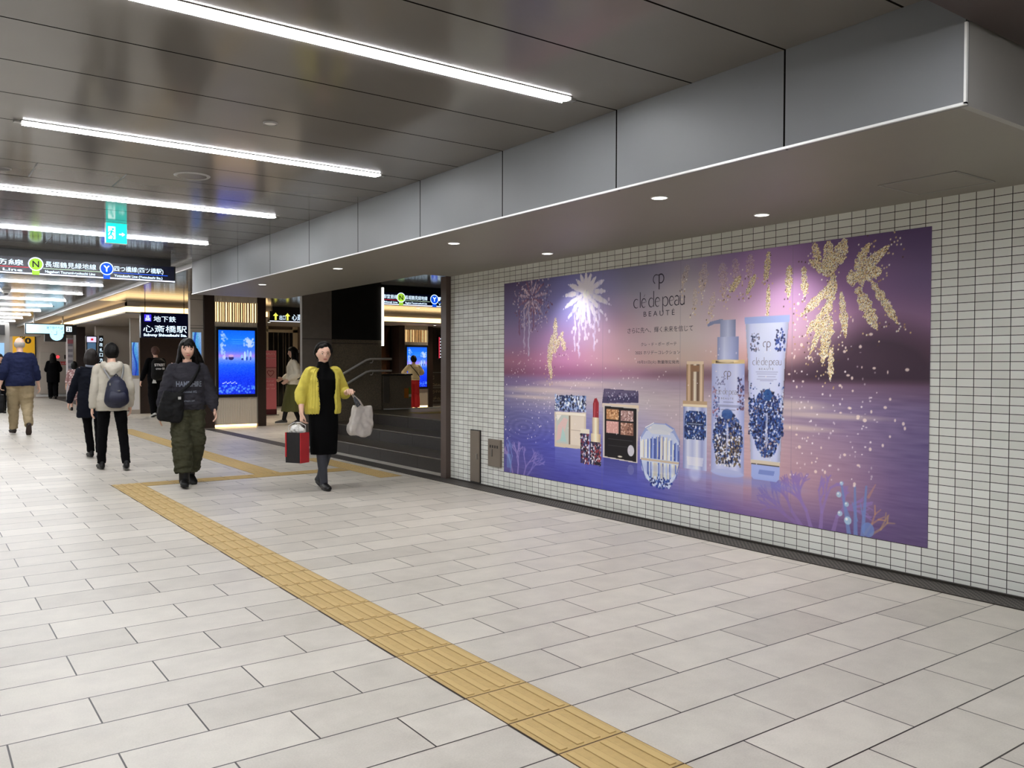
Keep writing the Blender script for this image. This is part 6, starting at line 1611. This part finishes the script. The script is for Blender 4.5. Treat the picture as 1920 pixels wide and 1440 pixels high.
# ---- 4. companion in dark navy coat
c = Person('person', 'person with dark hair in navy coat walking left of the beige hooded jacket', (2.13, 13.35), (.02, 1), 1.56, voxel=.009,
           hands={-1: dict(p=(-.30, .16, .80), curl=.5), 1: dict(p=(.22, 0, .80))}, feet={-1: dict(p=(.0, .10, .08)), 1: dict(p=(.08, -.18, .10), pitch=-.3)}, head=(.1, 0, 0))
c.body(eyes=False); c.hair('bob', m=mat('dark_brown_hair', (22, 15, 13), rough=.5, spec=.25, bump=.3, bscale=90))
c.top(mat('navy_coat', (14, 17, 27), rough=.9, spec=.15, var=.1), hem=.62, fit=.028, loose=.03, sleeve=.98, wrist_r=.045, fold=.010, name='coat', rx_hem=.18)
bm = bmesh.new(); limb(bm, [(-.06, .03, 1.41), (-.07, -.05, 1.405), (0, -.085, 1.395), (.07, -.05, 1.405), (.06, .03, 1.41)], [.018] * 5, side=(0, 0, 1), n=10); fuse(bm, 'collar', mat('grey_blue_collar', (110, 116, 130), rough=.8), c.t, .007, smooth=1)
c.trousers(mat('black_slim_trousers'), width=(.090, .076, .062, .055), hem=.0); c.shoes(mat('black_leather'), h=.07)

# ---- 5. tall bald man in the navy shirt
m_ = Person('person', 'tall bald man in navy shirt and khaki trousers walking away at the left edge', (1.72, 18.55), (-.05, 1), 1.86, voxel=.009, female=False, stout=1.16,
            hands={1: dict(p=(.285, .05, .84), curl=.4), -1: dict(p=(-.285, 0, .86), curl=.6, grip=True)}, feet={-1: dict(p=(-.075, .20, .08)), 1: dict(p=(.085, -.26, .17), pitch=-.85)}, head=(0, 0, 0))
m_.body(eyes=False); m_.hair('rim', m=mat('white_grey_hair', (170, 165, 158), rough=.7, var=.1, vscale=60))
m_.top(mat('navy_shirt', (24, 31, 62), rough=.85, spec=.2, var=.06, vscale=8), hem=.83, fit=.030, loose=.028, sleeve=.50, wrist_r=.062, fold=.010, name='shirt', rx_hem=.172, arm_r=.010)
m_.trousers(mat('khaki_cotton', (150, 134, 104), rough=.85, var=.05, vscale=8), width=(.108, .098, .082, .066), hem=.0, fold=.012)
m_.shoes(mat('dark_brown_leather', (34, 26, 24), rough=.5), sole=mat('brown_sole', (50, 36, 30), rough=.8), L=.27, W=.048)
hl = world(m_, m_.wr[-1])
t = empty('handbag', (hl.x - .01, hl.y, hl.z - .12)); loose_bag('bag_body', t, M_bagk, (0, 0, -.25), .14, .34, .34, voxel=.010, fold=.008)
b = MB(); b.tube([(0, -.09, -.09), (0, -.05, .0), (0, 0, .035), (0, .05, .0), (0, .09, -.09)], .009, 8); b.build('handle', M_bagk, t)
tag(t, 'dark bag carried low in the left hand of the bald man', 'bag')

# ---- 6. distant person all in black
d = Person('person', 'distant person with long black hair and black clothes in front of the far wall', (4.55, 37.0), (0, 1), 1.76, voxel=.014, hands={-1: dict(p=(-.18, .22, 1.0)), 1: dict(p=(.20, .20, 1.0))}, feet={-1: dict(p=(-.07, .08, .08)), 1: dict(p=(.06, -.16, .12), pitch=-.4)})
d.body(eyes=False); d.hair('long', thick=.02); d.top(mat('black_coat', (8, 8, 10), rough=.9, spec=.1), hem=.60, fit=.035, loose=.05, sleeve=.98, name='coat', rx_hem=.16); d.trousers(mat('black_slim_trousers'), width=(.10, .10, .09, .08)); d.shoes(mat('black_leather'))
# ---- 7. person in pink patterned top
p = Person('person', 'distant person with black hair in pink patterned blouse and skirt beside the notice pillar', (3.92, 27.4), (0, 1), 1.42, voxel=.012)
p.body(eyes=False); p.hair('bob', thick=.022)
def pattern_mat():
    m = bpy.data.materials.new('pink_pattern_fabric'); m.use_nodes = True; nt = m.node_tree; b_ = nt.nodes['Principled BSDF']
    tc = nt.nodes.new('ShaderNodeTexCoord'); v = nt.nodes.new('ShaderNodeTexVoronoi'); v.inputs['Scale'].default_value = 18; nt.links.new(tc.outputs['Object'], v.inputs['Vector'])
    r = nt.nodes.new('ShaderNodeValToRGB'); r.color_ramp.interpolation = 'CONSTANT'
    r.color_ramp.elements[0].color = rgb(225, 210, 205); r.color_ramp.elements[1].color = rgb(160, 122, 122); r.color_ramp.elements[1].position = .38
    nt.links.new(v.outputs['Distance'], r.inputs[0]); nt.links.new(r.outputs[0], b_.inputs['Base Color']); b_.inputs['Roughness'].default_value = .85; return m
M_pk = pattern_mat()
p.top(M_pk, hem=.80, fit=.025, loose=.02, sleeve=.5, wrist_r=.06, name='blouse'); bm = bmesh.new(); rl(bm, [(Vector((0, 0, z)), Vector((1, 0, 0)), Vector((0, 1, 0)), rx, ry) for z, rx, ry in ((.35, .24, .2), (.6, .21, .17), (.85, .18, .14), (1.0, .14, .11))]); fuse(bm, 'skirt', M_pk, p.t, .012, fold=.01); p.shoes(mat('black_leather'))
# ---- 8. walker with printed black backpack behind the young woman
q = Person('person', 'walking person in black with cap behind the left shoulder of the young woman', (5.16, 22.9), (-.1, 1), 1.80, voxel=.011, female=False, hands={-1: dict(p=(-.30, .10, .86)), 1: dict(p=(.24, .1, .82))}, feet={-1: dict(p=(-.10, -.14, .10), pitch=-.35), 1: dict(p=(.08, .16, .08))}, lean=.03)
q.body(eyes=False); q.hair('short', m=mat('brown_cap', (86, 58, 50), rough=.8), thick=.018); q.top(mat('black_coat'), hem=.80, fit=.03, loose=.03, sleeve=.95, name='jacket'); q.trousers(mat('black_slim_trousers'), width=(.10, .09, .08, .07)); q.shoes(mat('white_trainer', (215, 215, 212), rough=.6))
bp2 = empty('rucksack', (0, 0, 0)); bp2.location = q.t.location; bp2.rotation_euler = q.t.rotation_euler; bp2.scale = q.t.scale
bm = bmesh.new(); limb(bm, [(-.02, -.20, .92), (-.02, -.25, 1.0), (-.02, -.26, 1.15), (-.02, -.23, 1.28), (-.02, -.18, 1.36)], [(.15, .07), (.17, .10), (.17, .10), (.16, .09), (.10, .05)], n=20); bq = fuse(bm, 'bag_body', M_bagk, bp2, .009, smooth=2, fold=.008)
pr = letters([('STREET', 0, 1.20, .06, .24, 'CENTER', .03), ('crew 88', 0, 1.12, .05, .2, 'CENTER', .03)], 'white_print', mat('white_print', (235, 235, 235)), bp2, ((-.02, -.6, 0), (1, 0, 0), (0, 0, 1)))
drape(pr, bq, (0, -1, 0), .010, .2)
b = MB(); b.prism([(-.16, .80), (-.06, .80), (-.09, .90), (-.13, .90)], 'y', -.22, -.205); b.build('white_tag', mat('white_print'), bp2)
tag(bp2, 'black rucksack with white printing on the walker behind the young woman', 'backpack')
# ---- 9. person in cream jacket and olive skirt in the far hall
s = Person('person', 'person with long black hair in cream jacket and long olive skirt beside the pier', (7.10, 18.4), (-1, .25), 1.74, voxel=.010, hands={1: dict(p=(.16, .22, .98)), -1: dict(p=(-.20, .14, .95))}, feet={-1: dict(p=(-.05, .22, .085)), 1: dict(p=(.06, -.12, .10), pitch=-.3)})
s.body(eyes=False); s.hair('long', thick=.02); s.top(mat('cream_jacket', (232, 226, 208), rough=.85, var=.05), hem=.86, fit=.035, loose=.035, sleeve=.9, name='jacket', arm_r=.01)
bm = bmesh.new(); rl(bm, [(Vector((0, 0, z)), Vector((1, 0, 0)), Vector((0, 1, 0)), rx, ry) for z, rx, ry in ((.28, .27, .26), (.5, .24, .22), (.75, .20, .17), (.9, .17, .13), (1.02, .13, .11))], 30); fuse(bm, 'skirt', mat('olive_skirt', (88, 88, 44), rough=.85), s.t, .010, fold=.016, fscale=9, aniso=(1, 1, .2))
for k in (-1, 1):
    bm = bmesh.new(); limb(bm, [s.kn[k], s.kn[k].lerp(s.an[k], .35), s.an[k] + Vector((0, 0, -.01))], [.058, .056, .042], n=14); fuse(bm, 'sock', mat('black_sock', (20, 20, 22), rough=.8), s.t, .010, smooth=1)
s.shoes(mat('black_white_trainer', (60, 60, 60), rough=.6), sole=mat('white_rubber', (220, 220, 215))); b = MB()
for zz in (.05, .02): b.box(-.05, .05, -.115, -.10, 1.53 + zz, 1.54 + zz)
b.build('hair_clip', mat('white_print'), s.t)
s.strap([(.13, -.05, 1.38), (.05, -.14, 1.2), (-.1, -.15, 1.05), (-.19, -.05, .98)], M_bagk, .05, name='belt_bag')
# ---- 10. person in red trousers looking at the distant screen
r = Person('person', 'person in cream blouse and red trousers seen from behind before the distant screen', (12.62, 22.75), (.25, 1), 1.63, voxel=.011, hands={1: dict(p=(.12, .24, 1.05), hint=(1, -.3, -.2)), -1: dict(p=(-.12, .25, 1.05), hint=(-1, -.3, -.2))})
r.body(eyes=False); r.hair('short', thick=.020); r.top(mat('cream_blouse', (222, 206, 166), rough=.8), hem=.90, fit=.03, loose=.03, sleeve=.9, name='blouse', arm_r=.008); r.trousers(mat('red_trousers', (200, 30, 34), rough=.7), width=(.10, .10, .098, .10), hem=-.02, flare=.01); r.shoes(mat('red_shoe', (170, 24, 28), rough=.5))
r.strap([(-.12, -.02, 1.39), (-.08, -.12, 1.30), (.05, -.155, 1.15), (.17, -.10, 1.0)], M_bagk, .022, name='bag_strap')
# ---- 11. person cut by the left picture edge
e = Person('person', 'person in dark clothes cut by the left picture edge beside the kiosk', (2.02, 27.0), (0, -1), 1.62, voxel=.014)
e.body(eyes=False); e.hair('bob'); e.top(mat('black_coat'), hem=.70, fit=.03, loose=.03, sleeve=.98, name='coat'); e.trousers(mat('black_slim_trousers')); e.shoes(mat('black_leather'))
_font_objs = [_fo]
for o in _font_objs: bpy.data.objects.remove(o, do_unlink=True)
bpy.data.curves.remove(_font)
